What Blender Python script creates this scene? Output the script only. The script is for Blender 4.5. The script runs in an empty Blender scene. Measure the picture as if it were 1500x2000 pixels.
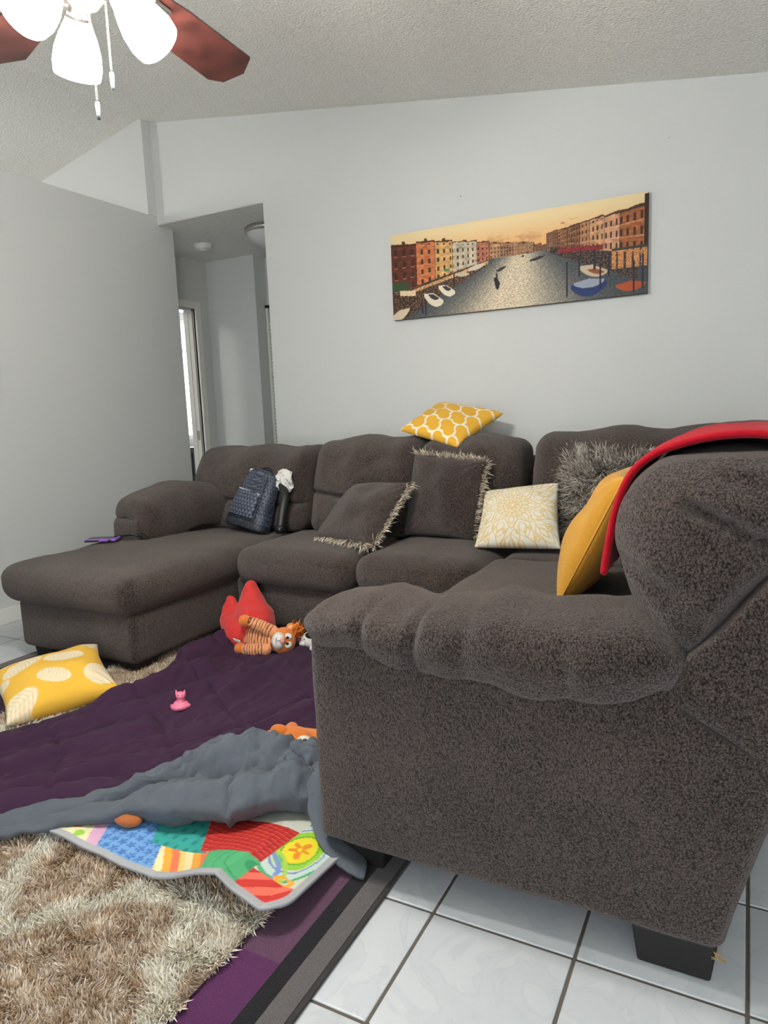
import bpy, math, random
import numpy as np
from mathutils import Vector, Matrix, noise
random.seed(7); rng = np.random.default_rng(7)
scene = bpy.context.scene
COL = scene.collection
PI = math.pi

# ------------------------------------------------------------------ camera
CAM_R = ((0.886, 0.462, -0.040), (-0.031, 0.146, 0.989), (-0.462, 0.875, -0.144))
yaw, pitch, roll = math.radians(27.85), math.radians(8.26), math.radians(-2.313)
fw = Vector((-math.sin(yaw), math.cos(yaw), 0)); rt = Vector((math.cos(yaw), math.sin(yaw), 0)); up = Vector((0, 0, 1))
f2 = fw*math.cos(pitch) - up*math.sin(pitch); u2 = up*math.cos(pitch) + fw*math.sin(pitch)
r3 = rt*math.cos(roll) + u2*math.sin(roll); u3 = -rt*math.sin(roll) + u2*math.cos(roll)
cam_d = bpy.data.cameras.new('camera'); cam = bpy.data.objects.new('camera', cam_d); COL.objects.link(cam)
M = Matrix.Identity(4)
for i, a in enumerate((r3, u3, -f2)):
    for k in range(3): M[k][i] = a[k]
M[0][3], M[1][3], M[2][3] = 0, 0, 1.10
cam.matrix_world = M
cam_d.sensor_fit = 'VERTICAL'; cam_d.sensor_height = 24; cam_d.lens = 1348/2000*24
cam_d.clip_start = 0.02
scene.camera = cam

# ------------------------------------------------------------------ world, light, exposure
world = bpy.data.worlds.new('world'); scene.world = world; world.use_nodes = True
world.node_tree.nodes['Background'].inputs[0].default_value = (0.80, 0.88, 1.0, 1)
world.node_tree.nodes['Background'].inputs[1].default_value = 1.0
vs = scene.view_settings
vs.view_transform = 'Standard'; vs.look = 'None'; vs.gamma = 1; vs.use_curve_mapping = False
vs.exposure = 0.0

def area_light(name, loc, rot, sx, sy, power, col):
    d = bpy.data.lights.new(name, 'AREA'); d.shape = 'RECTANGLE'; d.size = sx; d.size_y = sy; d.energy = power; d.color = col
    o = bpy.data.objects.new(name, d); COL.objects.link(o); o.location = loc; o.rotation_euler = rot
    return o
# fill light added behind the camera, outside an invented door opening in wall_front
area_light('added_fill_behind_camera', (0.2, -2.62, 1.12), (math.radians(108), 0, 0), 2.3, 2.0, 85, (0.93, 0.97, 1.0))
# daylight in the bedroom beyond the hall door
area_light('daylight_bedroom_window', (-6.25, 6.5, 1.6), (0, math.radians(-90), 0), 1.2, 1.2, 60, (0.93, 0.97, 1.0))
BULB = 3.0
SHADE = 235.0

# ------------------------------------------------------------------ helpers
def lin(c):
    c = np.asarray(c, float)/255.0
    return np.where(c <= 0.04045, c/12.92, ((c+0.055)/1.055)**2.4)
def L4(r, g, b): return tuple(lin((r, g, b))) + (1.0,)

def nodes(m):
    m.use_nodes = True; nt = m.node_tree; b = nt.nodes['Principled BSDF']
    return nt, b
def plain(name, col, rough=0.6, metal=0.0, spec=0.5, sheen=0.0, bump=0.0, bscale=100.0, var=0.0, coat=0.0, bdist=0.004, emit=0.0):
    m = bpy.data.materials.new(name); nt, b = nodes(m)
    b.inputs['Base Color'].default_value = col; b.inputs['Roughness'].default_value = rough
    b.inputs['Metallic'].default_value = metal; b.inputs['Specular IOR Level'].default_value = spec
    b.inputs['Sheen Weight'].default_value = sheen; b.inputs['Coat Weight'].default_value = coat
    if emit:
        b.inputs['Emission Color'].default_value = col; b.inputs['Emission Strength'].default_value = emit
    if bump or var:
        tc = nt.nodes.new('ShaderNodeTexCoord')
        nz = nt.nodes.new('ShaderNodeTexNoise'); nz.inputs['Scale'].default_value = bscale; nz.inputs['Detail'].default_value = 4
        nt.links.new(tc.outputs['Object'], nz.inputs['Vector'])
        if bump:
            bp = nt.nodes.new('ShaderNodeBump'); bp.inputs['Strength'].default_value = bump; bp.inputs['Distance'].default_value = bdist
            nt.links.new(nz.outputs['Fac'], bp.inputs['Height']); nt.links.new(bp.outputs['Normal'], b.inputs['Normal'])
        if var:
            mx = nt.nodes.new('ShaderNodeMix'); mx.data_type = 'RGBA'
            mx.inputs[6].default_value = tuple(c*(1-var) for c in col[:3])+(1,); mx.inputs[7].default_value = tuple(min(1, c*(1+var)) for c in col[:3])+(1,)
            rp = nt.nodes.new('ShaderNodeMapRange'); rp.inputs[1].default_value = 0.35; rp.inputs[2].default_value = 0.65
            nt.links.new(nz.outputs['Fac'], rp.inputs[0]); nt.links.new(rp.outputs[0], mx.inputs[0]); nt.links.new(mx.outputs[2], b.inputs['Base Color'])
    return m
def attr_mat(name, rough=0.85, sheen=0.1, bump=0.25, bscale=400.0, spec=0.2, bdist=0.002):
    m = plain(name, (1, 1, 1, 1), rough, 0, spec, sheen, bump, bscale, bdist=bdist); nt = m.node_tree
    a = nt.nodes.new('ShaderNodeAttribute'); a.attribute_name = 'Col'
    nt.links.new(a.outputs['Color'], nt.nodes['Principled BSDF'].inputs['Base Color'])
    return m
def chenille(name, dark, light, scale=170.0, sheen=0.35):
    m = bpy.data.materials.new(name); nt, b = nodes(m); N = nt.nodes; K = nt.links
    tc = N.new('ShaderNodeTexCoord')
    mp = N.new('ShaderNodeMapping'); mp.inputs['Scale'].default_value = (1.0, 1.0, 0.75)
    K.new(tc.outputs['Object'], mp.inputs[0])
    n1 = N.new('ShaderNodeTexNoise'); n1.inputs['Scale'].default_value = scale; n1.inputs['Detail'].default_value = 3; n1.inputs['Roughness'].default_value = 0.7
    n2 = N.new('ShaderNodeTexNoise'); n2.inputs['Scale'].default_value = 5; n2.inputs['Detail'].default_value = 3
    v = N.new('ShaderNodeTexVoronoi'); v.inputs['Scale'].default_value = scale*0.8; v.feature = 'SMOOTH_F1'
    for n in (n1, v): K.new(mp.outputs[0], n.inputs['Vector'])
    K.new(tc.outputs['Object'], n2.inputs['Vector'])
    ad = N.new('ShaderNodeMath'); ad.operation = 'MULTIPLY_ADD'; ad.inputs[1].default_value = -0.55; K.new(v.outputs['Distance'], ad.inputs[0]); K.new(n1.outputs['Fac'], ad.inputs[2])
    mr = N.new('ShaderNodeMapRange'); mr.inputs[1].default_value = 0.10; mr.inputs[2].default_value = 0.46; K.new(ad.outputs[0], mr.inputs[0])
    ad2 = N.new('ShaderNodeMath'); ad2.operation = 'MULTIPLY_ADD'; ad2.inputs[1].default_value = 0.5; ad2.inputs[2].default_value = -0.25; K.new(n2.outputs['Fac'], ad2.inputs[0])
    ad3 = N.new('ShaderNodeMath'); ad3.operation = 'ADD'; ad3.use_clamp = True; K.new(mr.outputs[0], ad3.inputs[0]); K.new(ad2.outputs[0], ad3.inputs[1])
    n3 = N.new('ShaderNodeTexNoise'); n3.inputs['Scale'].default_value = scale*0.36; n3.inputs['Detail'].default_value = 2; K.new(mp.outputs[0], n3.inputs['Vector'])
    m3 = N.new('ShaderNodeMapRange'); m3.inputs[1].default_value = 0.30; m3.inputs[2].default_value = 0.70; m3.inputs[3].default_value = -0.15; m3.inputs[4].default_value = 0.15; K.new(n3.outputs['Fac'], m3.inputs[0])
    ad4 = N.new('ShaderNodeMath'); ad4.operation = 'ADD'; ad4.use_clamp = True; K.new(ad3.outputs[0], ad4.inputs[0]); K.new(m3.outputs[0], ad4.inputs[1])
    mx = N.new('ShaderNodeMix'); mx.data_type = 'RGBA'; mx.inputs[6].default_value = dark; mx.inputs[7].default_value = light
    K.new(ad4.outputs[0], mx.inputs[0]); K.new(mx.outputs[2], b.inputs['Base Color'])
    bp = N.new('ShaderNodeBump'); bp.inputs['Strength'].default_value = 0.9; bp.inputs['Distance'].default_value = 0.005
    K.new(ad.outputs[0], bp.inputs['Height']); K.new(bp.outputs['Normal'], b.inputs['Normal'])
    b.inputs['Roughness'].default_value = 0.95; b.inputs['Specular IOR Level'].default_value = 0.1
    b.inputs['Sheen Weight'].default_value = sheen; b.inputs['Sheen Roughness'].default_value = 0.45
    b.inputs['Sheen Tint'].default_value = (0.75, 0.70, 0.68, 1)
    return m

def empty(name, loc, label, cat, group=None):
    o = bpy.data.objects.new(name, None); COL.objects.link(o); o.location = loc; o.empty_display_size = 0.1
    o['label'] = label; o['category'] = cat
    if group: o['group'] = group
    return o
WORLD_LOC = {}
def tag(o, label, cat, group=None):
    o['label'] = label; o['category'] = cat
    if group: o['group'] = group
    return o
def wloc(o):
    v = Vector((0, 0, 0))
    while o is not None: v += o.location; o = o.parent
    return v
def mesh(name, V, F, mat, parent=None, smooth=True, cols=None, origin=None, part_label=None):
    """V in world coordinates; origin defaults to the parent's (or base centre of a lone mesh)"""
    V = np.asarray(V, float).reshape(-1, 3)
    if parent is not None: org = np.array(wloc(parent)); loc = Vector((0, 0, 0))
    elif origin is not None: org = np.array(origin, float); loc = Vector(org)
    else: org = np.zeros(3); loc = Vector((0, 0, 0))
    me = bpy.data.meshes.new(name)
    me.from_pydata((V-org).tolist(), [], [tuple(int(i) for i in f) for f in F]) if not isinstance(F, np.ndarray) else fast_mesh(me, V-org, F)
    me.update()
    if cols is not None:
        ca = me.color_attributes.new('Col', 'FLOAT_COLOR', 'POINT')
        c = np.ones((len(V), 4)); c[:, :3] = cols; ca.data.foreach_set('color', c.ravel())
    if smooth: me.polygons.foreach_set('use_smooth', [True]*len(me.polygons))
    me.materials.append(mat)
    o = bpy.data.objects.new(name, me); COL.objects.link(o); o.location = loc
    if parent is not None: o.parent = parent
    if part_label: o['label'] = part_label
    return o
def fast_mesh(me, V, F):
    n, k = F.shape
    me.vertices.add(len(V)); me.vertices.foreach_set('co', V.ravel())
    me.loops.add(n*k); me.loops.foreach_set('vertex_index', F.ravel().astype(np.int32))
    me.polygons.add(n); me.polygons.foreach_set('loop_start', np.arange(0, n*k, k, dtype=np.int32))
    me.validate()
def join(parts):
    Vs, Fs, o = [], [], 0
    for V, F in parts:
        Vs.append(np.asarray(V, float).reshape(-1, 3)); Fs += [tuple(i+o for i in f) for f in F]; o += len(Vs[-1])
    return np.vstack(Vs), Fs
def bevel(o, w=0.004, seg=2):
    md = o.modifiers.new('bevel', 'BEVEL'); md.width = w; md.segments = seg; md.limit_method = 'ANGLE'
    return o
def struct(o):
    o['kind'] = 'structure'; return o
def box(x0, x1, y0, y1, z0, z1):
    V = [(x, y, z) for z in (z0, z1) for y in (y0, y1) for x in (x0, x1)]
    F = [(0, 2, 3, 1), (4, 5, 7, 6), (0, 1, 5, 4), (2, 6, 7, 3), (0, 4, 6, 2), (1, 3, 7, 5)]
    return np.array(V, float), F
def prism(poly, a0, a1, axis='y'):
    """poly in the two other axes; extruded along axis"""
    n = len(poly); V = []
    for a in (a0, a1):
        for p in poly:
            V.append((p[0], a, p[1]) if axis == 'y' else (a, p[0], p[1]) if axis == 'x' else (p[0], p[1], a))
    F = [tuple(range(n)), tuple(range(2*n-1, n-1, -1))] + [(i, i+n, (i+1) % n+n, (i+1) % n) for i in range(n)]
    return np.array(V, float), F
def axis_samples(h, r, seg):
    mid = np.linspace(-(h-r), h-r, max(2, seg+1))
    a = np.linspace(0, 1, 5)[:-1]
    lo = -h + a*r
    return np.concatenate([lo, mid, -lo[::-1]])
def softbox(x0, x1, y0, y1, z0, z1, r=0.05, seg=0.03, puff=(0, 0, 0), fn=None, wr=0.0, ws=6.0, power=2.0):
    c = np.array([(x0+x1)/2, (y0+y1)/2, (z0+z1)/2]); h = np.array([(x1-x0)/2, (y1-y0)/2, (z1-z0)/2])
    r = min(r, *(h*0.98))
    S = [axis_samples(h[i], r, max(2, int(2*(h[i]-r)/seg))) for i in range(3)]
    n = [len(s) for s in S]
    idx = {}; Q = []; F = []
    def vid(i, j, k):
        key = (i, j, k)
        if key not in idx: idx[key] = len(Q); Q.append((S[0][i], S[1][j], S[2][k]))
        return idx[key]
    for ax in range(3):
        b, d = [(1, 2), (2, 0), (0, 1)][ax]
        for side in (0, n[ax]-1):
            for i in range(n[b]-1):
                for j in range(n[d]-1):
                    q = []
                    for (di, dj) in ((0, 0), (1, 0), (1, 1), (0, 1)):
                        key = [0, 0, 0]; key[ax] = side; key[b] = i+di; key[d] = j+dj; q.append(vid(*key))
                    F.append(tuple(q) if side else tuple(q[::-1]))
    Q = np.array(Q); inner = np.clip(Q, -(h-r), h-r); d = Q-inner
    ln = np.linalg.norm(d, axis=1, keepdims=True); P = inner + r*d/np.maximum(ln, 1e-9)
    t = P/h
    for ax in range(3):
        if puff[ax]:
            o1, o2 = [k for k in range(3) if k != ax]
            w = np.clip(1-np.abs(t[:, o1])**power, 0, 1)*np.clip(1-np.abs(t[:, o2])**power, 0, 1)
            P[:, ax] += puff[ax]*w*t[:, ax]
    P = P + c
    if fn is not None: P = fn(P, t)
    if wr: P = wrinkle(P, wr, ws)
    return P, F
def wrinkle(P, amp, sc, seed=0.0):
    out = np.array(P)
    for i, p in enumerate(out):
        v = noise.noise_vector(Vector((p[0]*sc+seed, p[1]*sc-seed, p[2]*sc)))
        v2 = noise.noise_vector(Vector((p[0]*sc*2.7+seed, p[1]*sc*2.7, p[2]*sc*2.7)))
        out[i] = p + amp*(np.array(v)+0.4*np.array(v2))
    return out
def n2(x, y, sc, seed=0.0):
    return np.array([noise.noise(Vector((a*sc, b*sc, seed))) for a, b in zip(np.ravel(x), np.ravel(y))]).reshape(np.shape(x))
def spline(P, m, closed=False):
    P = np.asarray(P, float); n = len(P)
    if closed: t = np.linspace(0, n, m, endpoint=False)
    else: t = np.linspace(0, n-1, m)
    i = np.floor(t).astype(int)
    if not closed: i = np.clip(i, 0, n-2)
    f = (t-i)[:, None]
    g = (lambda k: P[k % n]) if closed else (lambda k: P[np.clip(k, 0, n-1)])
    p0, p1, p2, p3 = g(i-1), g(i), g(i+1), g(i+2)
    return 0.5*(2*p1 + (p2-p0)*f + (2*p0-5*p1+4*p2-p3)*f*f + (3*p1-p0-3*p2+p3)*f**3)
def loft(rings, close=True, cap=True):
    R = np.asarray(rings, float); k, m, _ = R.shape
    V = R.reshape(-1, 3).tolist(); F = []
    for i in range(k-1):
        for j in range(m if close else m-1):
            a, b = i*m+j, i*m+(j+1) % m
            F.append((a, b, b+m, a+m))
    if cap:
        V.append(R[0].mean(0).tolist()); c0 = len(V)-1
        V.append(R[-1].mean(0).tolist()); c1 = len(V)-1
        for j in range(m):
            F.append((c0, (j+1) % m, j)); F.append((c1, (k-1)*m+j, (k-1)*m+(j+1) % m))
    return np.array(V), F
def tube(P, rad, n=12, m=None, flat=1.0, roundend=True):
    P = np.asarray(P, float); rad = np.asarray(rad, float)*np.ones(len(P))
    if m: 
        PR = spline(np.column_stack([P, rad]), m); P, rad = PR[:, :3], PR[:, 3]
    k = len(P); T = np.gradient(P, axis=0); T /= np.maximum(np.linalg.norm(T, axis=1, keepdims=True), 1e-9)
    ref = np.array([0, 0, 1.]) if abs(T[0][2]) < 0.9 else np.array([1., 0, 0])
    rings = []; N0 = np.cross(T[0], ref); N0 /= np.linalg.norm(N0)
    a = np.linspace(0, 2*PI, n, endpoint=False)
    for i in range(k):
        N0 = N0 - T[i]*(N0@T[i]); N0 /= np.linalg.norm(N0); B = np.cross(T[i], N0)
        ring = lambda s, off: P[i] + off*T[i] + s*rad[i]*(np.cos(a)[:, None]*N0 + flat*np.sin(a)[:, None]*B)
        if roundend and i == 0:
            for q in (0.2, 0.55, 0.83): rings.append(ring(q, -math.sqrt(1-q*q)*rad[i]))
        rings.append(ring(1.0, 0))
        if roundend and i == k-1:
            for q in (0.83, 0.55, 0.2): rings.append(ring(q, math.sqrt(1-q*q)*rad[i]))
    return loft(rings)
def ball(c, r, n=16, m=10, axes=None):
    c = np.array(c, float); r = np.ones(3)*np.asarray(r, float)
    A = np.eye(3) if axes is None else np.asarray(axes, float)
    rings = []
    for th in np.linspace(0.12, PI-0.12, m):
        a = np.linspace(0, 2*PI, n, endpoint=False)
        p = np.column_stack([r[0]*np.sin(th)*np.cos(a), r[1]*np.sin(th)*np.sin(a), r[2]*np.cos(th)*np.ones(n)])
        rings.append(c + p@A)
    return loft(rings)
def lathe(prof, c, n=32, axis=(0, 0, 1)):
    ax = Vector(axis).normalized(); q = Vector((0, 0, 1)).rotation_difference(ax).to_matrix(); Q = np.array(q)
    a = np.linspace(0, 2*PI, n, endpoint=False); rings = []
    for r, z in prof:
        rings.append(np.column_stack([r*np.cos(a), r*np.sin(a), np.full(n, z)])@Q.T + np.array(c))
    return loft(rings, cap=False)
def sheet(G, th):
    """thick sheet from a grid of points G[a][b][3]"""
    G = np.asarray(G, float); A, B, _ = G.shape
    du = np.gradient(G, axis=0); dv = np.gradient(G, axis=1); N = np.cross(du, dv); N /= np.maximum(np.linalg.norm(N, axis=2, keepdims=True), 1e-9)
    T = G + N*th/2; U = G - N*th/2
    V = np.vstack([T.reshape(-1, 3), U.reshape(-1, 3)]); o = A*B; F = []
    for i in range(A-1):
        for j in range(B-1):
            a, b, c, d = i*B+j, (i+1)*B+j, (i+1)*B+j+1, i*B+j+1
            F.append((a, b, c, d)); F.append((o+d, o+c, o+b, o+a))
    for i in range(A-1):
        a, b = i*B, (i+1)*B; F.append((a, o+a, o+b, b)); a, b = i*B+B-1, (i+1)*B+B-1; F.append((b, o+b, o+a, a))
    for j in range(B-1):
        a, b = j, j+1; F.append((b, o+b, o+a, a)); a, b = (A-1)*B+j, (A-1)*B+j+1; F.append((a, o+a, o+b, b))
    return V, F
def pillow(corners, T, n=70, pinch=0.07, colf=None, wr=0.006, ws=7.0, seed=0.0, power=0.42, nrm=None, fn=None):
    """corners BL,BR,TR,TL; returns V,F,cols,normal for a stuffed square cushion"""
    C = np.array(corners, float); u = np.linspace(-1, 1, n); U, W = np.meshgrid(u, u, indexing='ij')
    U2 = U*(1-pinch*(1-W*W)); W2 = W*(1-pinch*(1-U*U))
    a, b = (U2+1)/2, (W2+1)/2
    P = ((1-a)*(1-b))[..., None]*C[0] + (a*(1-b))[..., None]*C[1] + (a*b)[..., None]*C[2] + ((1-a)*b)[..., None]*C[3]
    N = np.cross(C[1]-C[0], C[3]-C[0]); N /= np.linalg.norm(N)
    t = T*(np.clip(1-U*U, 0, 1)*np.clip(1-W*W, 0, 1))**power
    nz = n2(U*ws/4, W*ws/4, 1.0, seed)*wr*2.5
    # corner radiating wrinkles
    rad = np.hypot(np.abs(U)-1, np.abs(W)-1); ang = np.arctan2(np.abs(W)-1, np.abs(U)-1)
    t2 = t*(1+0.10*np.sin(ang*14+seed)*np.exp(-(rad/0.45)**2))
    Fp = P + N*(t2+nz*(t/T))[..., None]; Bp = P - N*(t2*0.9)[..., None]
    V = np.vstack([Fp.reshape(-1, 3), Bp.reshape(-1, 3)]); o = n*n; F = []
    for i in range(n-1):
        for j in range(n-1):
            q = (i*n+j, (i+1)*n+j, (i+1)*n+j+1, i*n+j+1); F.append(q); F.append(tuple(o+k for k in q[::-1]))
    # weld boundary by reusing the front ids
    bd = {}
    for i in range(n):
        for (p, q) in ((i, 0), (i, n-1), (0, i), (n-1, i)): bd[o+p*n+q] = p*n+q
    F = [tuple(bd.get(k, k) for k in f) for f in F]
    cols = None
    if colf is not None:
        c = colf(U, W).reshape(-1, 3); cols = np.vstack([c, c])
    if fn is not None: V = fn(V)
    return V, F, cols, N
def fur(roots, dirs, length, width, base, tip, name, mat, parent=None, jitter=0.5, droop=0.0, origin=None, colnoise=0.25, mixp=None):
    """blades: one bent quad-strip of 2 quads (5 verts)"""
    n = len(roots); D = dirs + jitter*rng.normal(size=(n, 3)); D /= np.linalg.norm(D, axis=1, keepdims=True)
    Ln = (length*(0.6+0.7*rng.random(n)))[:, None]
    S = np.cross(D, rng.normal(size=(n, 3))); S /= np.maximum(np.linalg.norm(S, axis=1, keepdims=True), 1e-9)
    bend = rng.normal(size=(n, 3))*0.35; bend[:, 2] -= droop
    mid = roots + D*Ln*0.55 + bend*Ln*0.12; tipp = roots + D*Ln + bend*Ln*0.5
    w = width*(0.7+0.6*rng.random(n))[:, None]
    V = np.stack([roots-S*w/2, roots+S*w/2, mid-S*w*0.45, mid+S*w*0.45, tipp], 1).reshape(-1, 3)
    k = np.arange(n)*5
    F = np.concatenate([np.stack([k, k+1, k+3], 1), np.stack([k, k+3, k+2], 1), np.stack([k+2, k+3, k+4], 1)])
    base = np.asarray(base); tip = np.asarray(tip)
    if base.ndim == 1: base = np.tile(base, (n, 1))
    if tip.ndim == 1: tip = np.tile(tip, (n, 1))
    f = (1+colnoise*rng.normal(size=(n, 1))).clip(0.4, 1.7)
    b, t = base*f, tip*f
    C = np.stack([b, b, 0.6*b+0.4*t, 0.6*b+0.4*t, t], 1).reshape(-1, 3).clip(0, 1)
    return mesh(name, V, F, mat, parent, True, C, origin)

# ------------------------------------------------------------------ materials
M_wall = plain('wall_paint_grey', L4(204, 206, 204), 0.85, bump=0.08, bscale=260, spec=0.25)
M_ceil = plain('popcorn_ceiling', L4(238, 237, 231), 0.95, bump=1.0, bscale=95, spec=0.1, bdist=0.012, var=0.07)
M_trim = plain('white_trim', L4(226, 224, 218), 0.45)
M_grout = plain('grout', L4(96, 90, 82), 0.9, bump=0.3, bscale=300)
M_sofa = chenille('sofa_chenille', L4(15, 11, 10), L4(95, 82, 76), 400.0)
M_black = plain('black_plastic', L4(22, 21, 22), 0.5)
M_leg = plain('black_leg', L4(20, 18, 18), 0.6)
M_metal = plain('brushed_nickel', L4(190, 186, 178), 0.3, metal=1.0)
M_attr = attr_mat('printed_cloth')
M_fur = attr_mat('fur_strands', rough=0.7, sheen=0.0, bump=0.0)

def tile_mat():
    m = bpy.data.materials.new('marble_tile'); nt, b = nodes(m); N = nt.nodes; K = nt.links
    tc = N.new('ShaderNodeTexCoord'); oi = N.new('ShaderNodeObjectInfo')
    cm = N.new('ShaderNodeVectorMath'); cm.operation = 'ADD'; K.new(tc.outputs['Object'], cm.inputs[0])
    sc = N.new('ShaderNodeMath'); sc.operation = 'MULTIPLY'; sc.inputs[1].default_value = 40; K.new(oi.outputs['Random'], sc.inputs[0]); K.new(sc.outputs[0], cm.inputs[1])
    n1 = N.new('ShaderNodeTexNoise'); n1.inputs['Scale'].default_value = 5; n1.inputs['Detail'].default_value = 8; n1.inputs['Distortion'].default_value = 1.6
    K.new(cm.outputs[0], n1.inputs['Vector'])
    r = N.new('ShaderNodeValToRGB'); e = r.color_ramp.elements
    e[0].position = 0.30; e[0].color = L4(198, 203, 208); e[1].position = 0.62; e[1].color = L4(207, 211, 214)
    x = r.color_ramp.elements.new(0.44); x.color = L4(204, 208, 212); y = r.color_ramp.elements.new(0.475); y.color = L4(198, 203, 207); z = r.color_ramp.elements.new(0.51); z.color = L4(207, 211, 214)
    K.new(n1.outputs['Fac'], r.inputs[0]); K.new(r.outputs[0], b.inputs['Base Color'])
    b.inputs['Roughness'].default_value = 0.28; b.inputs['Specular IOR Level'].default_value = 0.4
    return m
M_tile = tile_mat()

# ------------------------------------------------------------------ room shell
XL, YB = -3.68, 3.767           # left wall, back wall
RX, RZ = -3.70, 3.115           # ridge of the vaulted ceiling
ZH = 2.445                      # hall ceiling
def zceil(x): return RZ - 0.157*(x-RX) if x > RX else RZ - 0.205*(RX-x)
XR, YF = 2.7, -2.5
XFAR = -7.0
# floor slab (grout) with tiles
floor = struct(mesh('floor', *box(XFAR, XR+.12, YF-.12, 7.3, -0.06, -0.003), M_grout, None, False))
P = 0.3078; X0, Y0 = 0.034, 1.2572; g = 0.0035
tv, tf = softbox(-P/2+g, P/2-g, -P/2+g, P/2-g, -0.012, 0.0, 0.003, 0.2)
tile_me = None; rest = []
for i in range(-22, 9):
    for j in range(-13, 20):
        cx, cy = X0+(i+.5)*P, Y0+(j+.5)*P
        if cx < XFAR or cx > XR or cy < YF or cy > 7.2: continue
        near = (-1.0 < cx < 1.3 and 0.35 < cy < 3.0) or (-3.75 < cx < -2.8 and 1.2 < cy < 3.8) 
        if near:
            if tile_me is None:
                t = mesh('tile', tv, tf, M_tile, floor, True); tile_me = t.data; t.location = (cx, cy, 0)
            else:
                t = bpy.data.objects.new('tile', tile_me); COL.objects.link(t); t.parent = floor; t.location = (cx, cy, 0)
        else:
            rest.append((box(cx-P/2+g, cx+P/2-g, cy-P/2+g, cy+P/2-g, -0.008, 0.0)))
t = mesh('tile_field', *join(rest), M_tile, floor, False); t['kind'] = 'stuff'

# ceiling: two slopes meeting at a ridge
def slope(xa, xb):
    return prism([(xa, zceil(xa)), (xb, zceil(xb)), (xb, zceil(xb)+.08), (xa, zceil(xa)+.08)], YF-.12, 7.3, 'y')
ceiling = struct(mesh('ceiling', *slope(RX, XR+.12), M_ceil, None, False))
mesh('ceiling_slope', *slope(XFAR, RX), M_ceil, ceiling, False)
# left wall: 2.5 m tall partition, then runs on into the hall
struct(mesh('wall_left', *box(XL-.12, XL, YF, 3.91, 0, 2.50), M_wall, None, False))
# full height wall end above the partition, and the wall facing the camera beyond it
struct(mesh('wall_upper', *prism([(XFAR, 2.502), (XL, 2.502), (XL, zceil(XL)+.01), (RX, RZ+.01), (XFAR, zceil(XFAR)+.01)], 3.69, YB, 'y'), M_wall, None, False))
# back wall with the hall opening
OXR = -2.77
def wallpoly(xa, xb, za): return [(xa, za), (xb, za), (xb, zceil(xb)+.01), (xa, zceil(xa)+.01)]
struct(mesh('wall_back', *prism(wallpoly(OXR, XR, 0), YB, YB+.12, 'y'), M_wall, None, False))
struct(mesh('wall_back_header', *prism(wallpoly(XL, OXR, ZH), YB, YB+.12, 'y'), M_wall, None, False))
struct(mesh('wall_right', *prism([(YF, 0), (YB+.1, 0), (YB+.1, zceil(XR)), (YF, zceil(XR))], XR, XR+.12, 'x'), M_wall, None, False))
# front wall (behind the camera) with an invented door opening for the fill light
def fw(xa, xb, za, zb, nm):
    return struct(mesh(nm, *prism([(xa, za), (xb, za), (xb, min(zb, zceil(xb)) if zb > 2.3 else zb), (xa, min(zb, zceil(xa)) if zb > 2.3 else zb)], YF-.12, YF, 'y'), M_wall, None, False))
fw(XFAR, -1.0, 0, 9, 'wall_front'); fw(1.4, XR, 0, 9, 'wall_front_side'); fw(-1.0, 1.4, 2.12, 9, 'wall_front_header')
w1 = struct(mesh('added_door_frame', *join([box(-1.0, -.94, YF-.1, YF-.02, 0, 2.12), box(1.34, 1.4, YF-.1, YF-.02, 0, 2.12), box(.17, .23, YF-.1, YF-.02, 0, 2.12), box(-1, 1.4, YF-.1, YF-.02, 2.06, 2.12), box(-1, 1.4, YF-.1, YF-.02, 0, .06)]), M_trim, None, False))  # unseen frame, added around the opening that lets the fill light in
# outer walls of the neighbouring rooms, so that no sky shows over the partition
struct(mesh('wall_far_left', *box(XFAR-.1, XFAR, YF, 7.3, 0, 3.2), M_wall, None, False))
# baseboards
M_bb = M_trim
struct(bevel(mesh('baseboard_left', *box(XL, XL+.014, YF, 3.905, 0, .09), M_bb, None, False), .004))
struct(bevel(mesh('baseboard_back', *box(OXR, XR, YB-.014, YB, 0, .09), M_bb, None, False), .004))
# hall beyond
XD, YN = -4.23, 4.80
struct(mesh('ceiling_hall', *box(-5.0, OXR+.6, YB+.12, 6.2, ZH, ZH+.06), M_ceil, None, False))
mesh('ceiling_hall_strip', *box(XL, OXR, YB+.0, YB+.12, ZH-.002, ZH+.002), M_ceil, bpy.data.objects['ceiling_hall'], False)
struct(mesh('wall_hall_right', *box(OXR+.55, OXR+.65, YB+.12, 5.3, 0, ZH), M_wall, None, False))
dy0, dy1, dz1 = 3.95, 4.678, 2.035
struct(mesh('wall_hall_left', *join([box(XD-.11, XD, 3.60, dy0, 0, ZH), box(XD-.11, XD, dy1, YN+.2, 0, ZH), box(XD-.11, XD, dy0, dy1, dz1, ZH)]), M_wall, None, False))
struct(mesh('wall_hall_end', *box(XD-.2, -3.71, YN+.06, 5.6, 0, ZH), M_wall, None, False))
struct(mesh('wall_closet', *box(-3.71, OXR+.6, 5.02, 5.12, 0, ZH), M_wall, None, False))
struct(mesh('wall_hall_near', *box(XD-.1, XL-.12, 3.60, 3.70, 0, ZH), M_wall, None, False))
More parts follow.
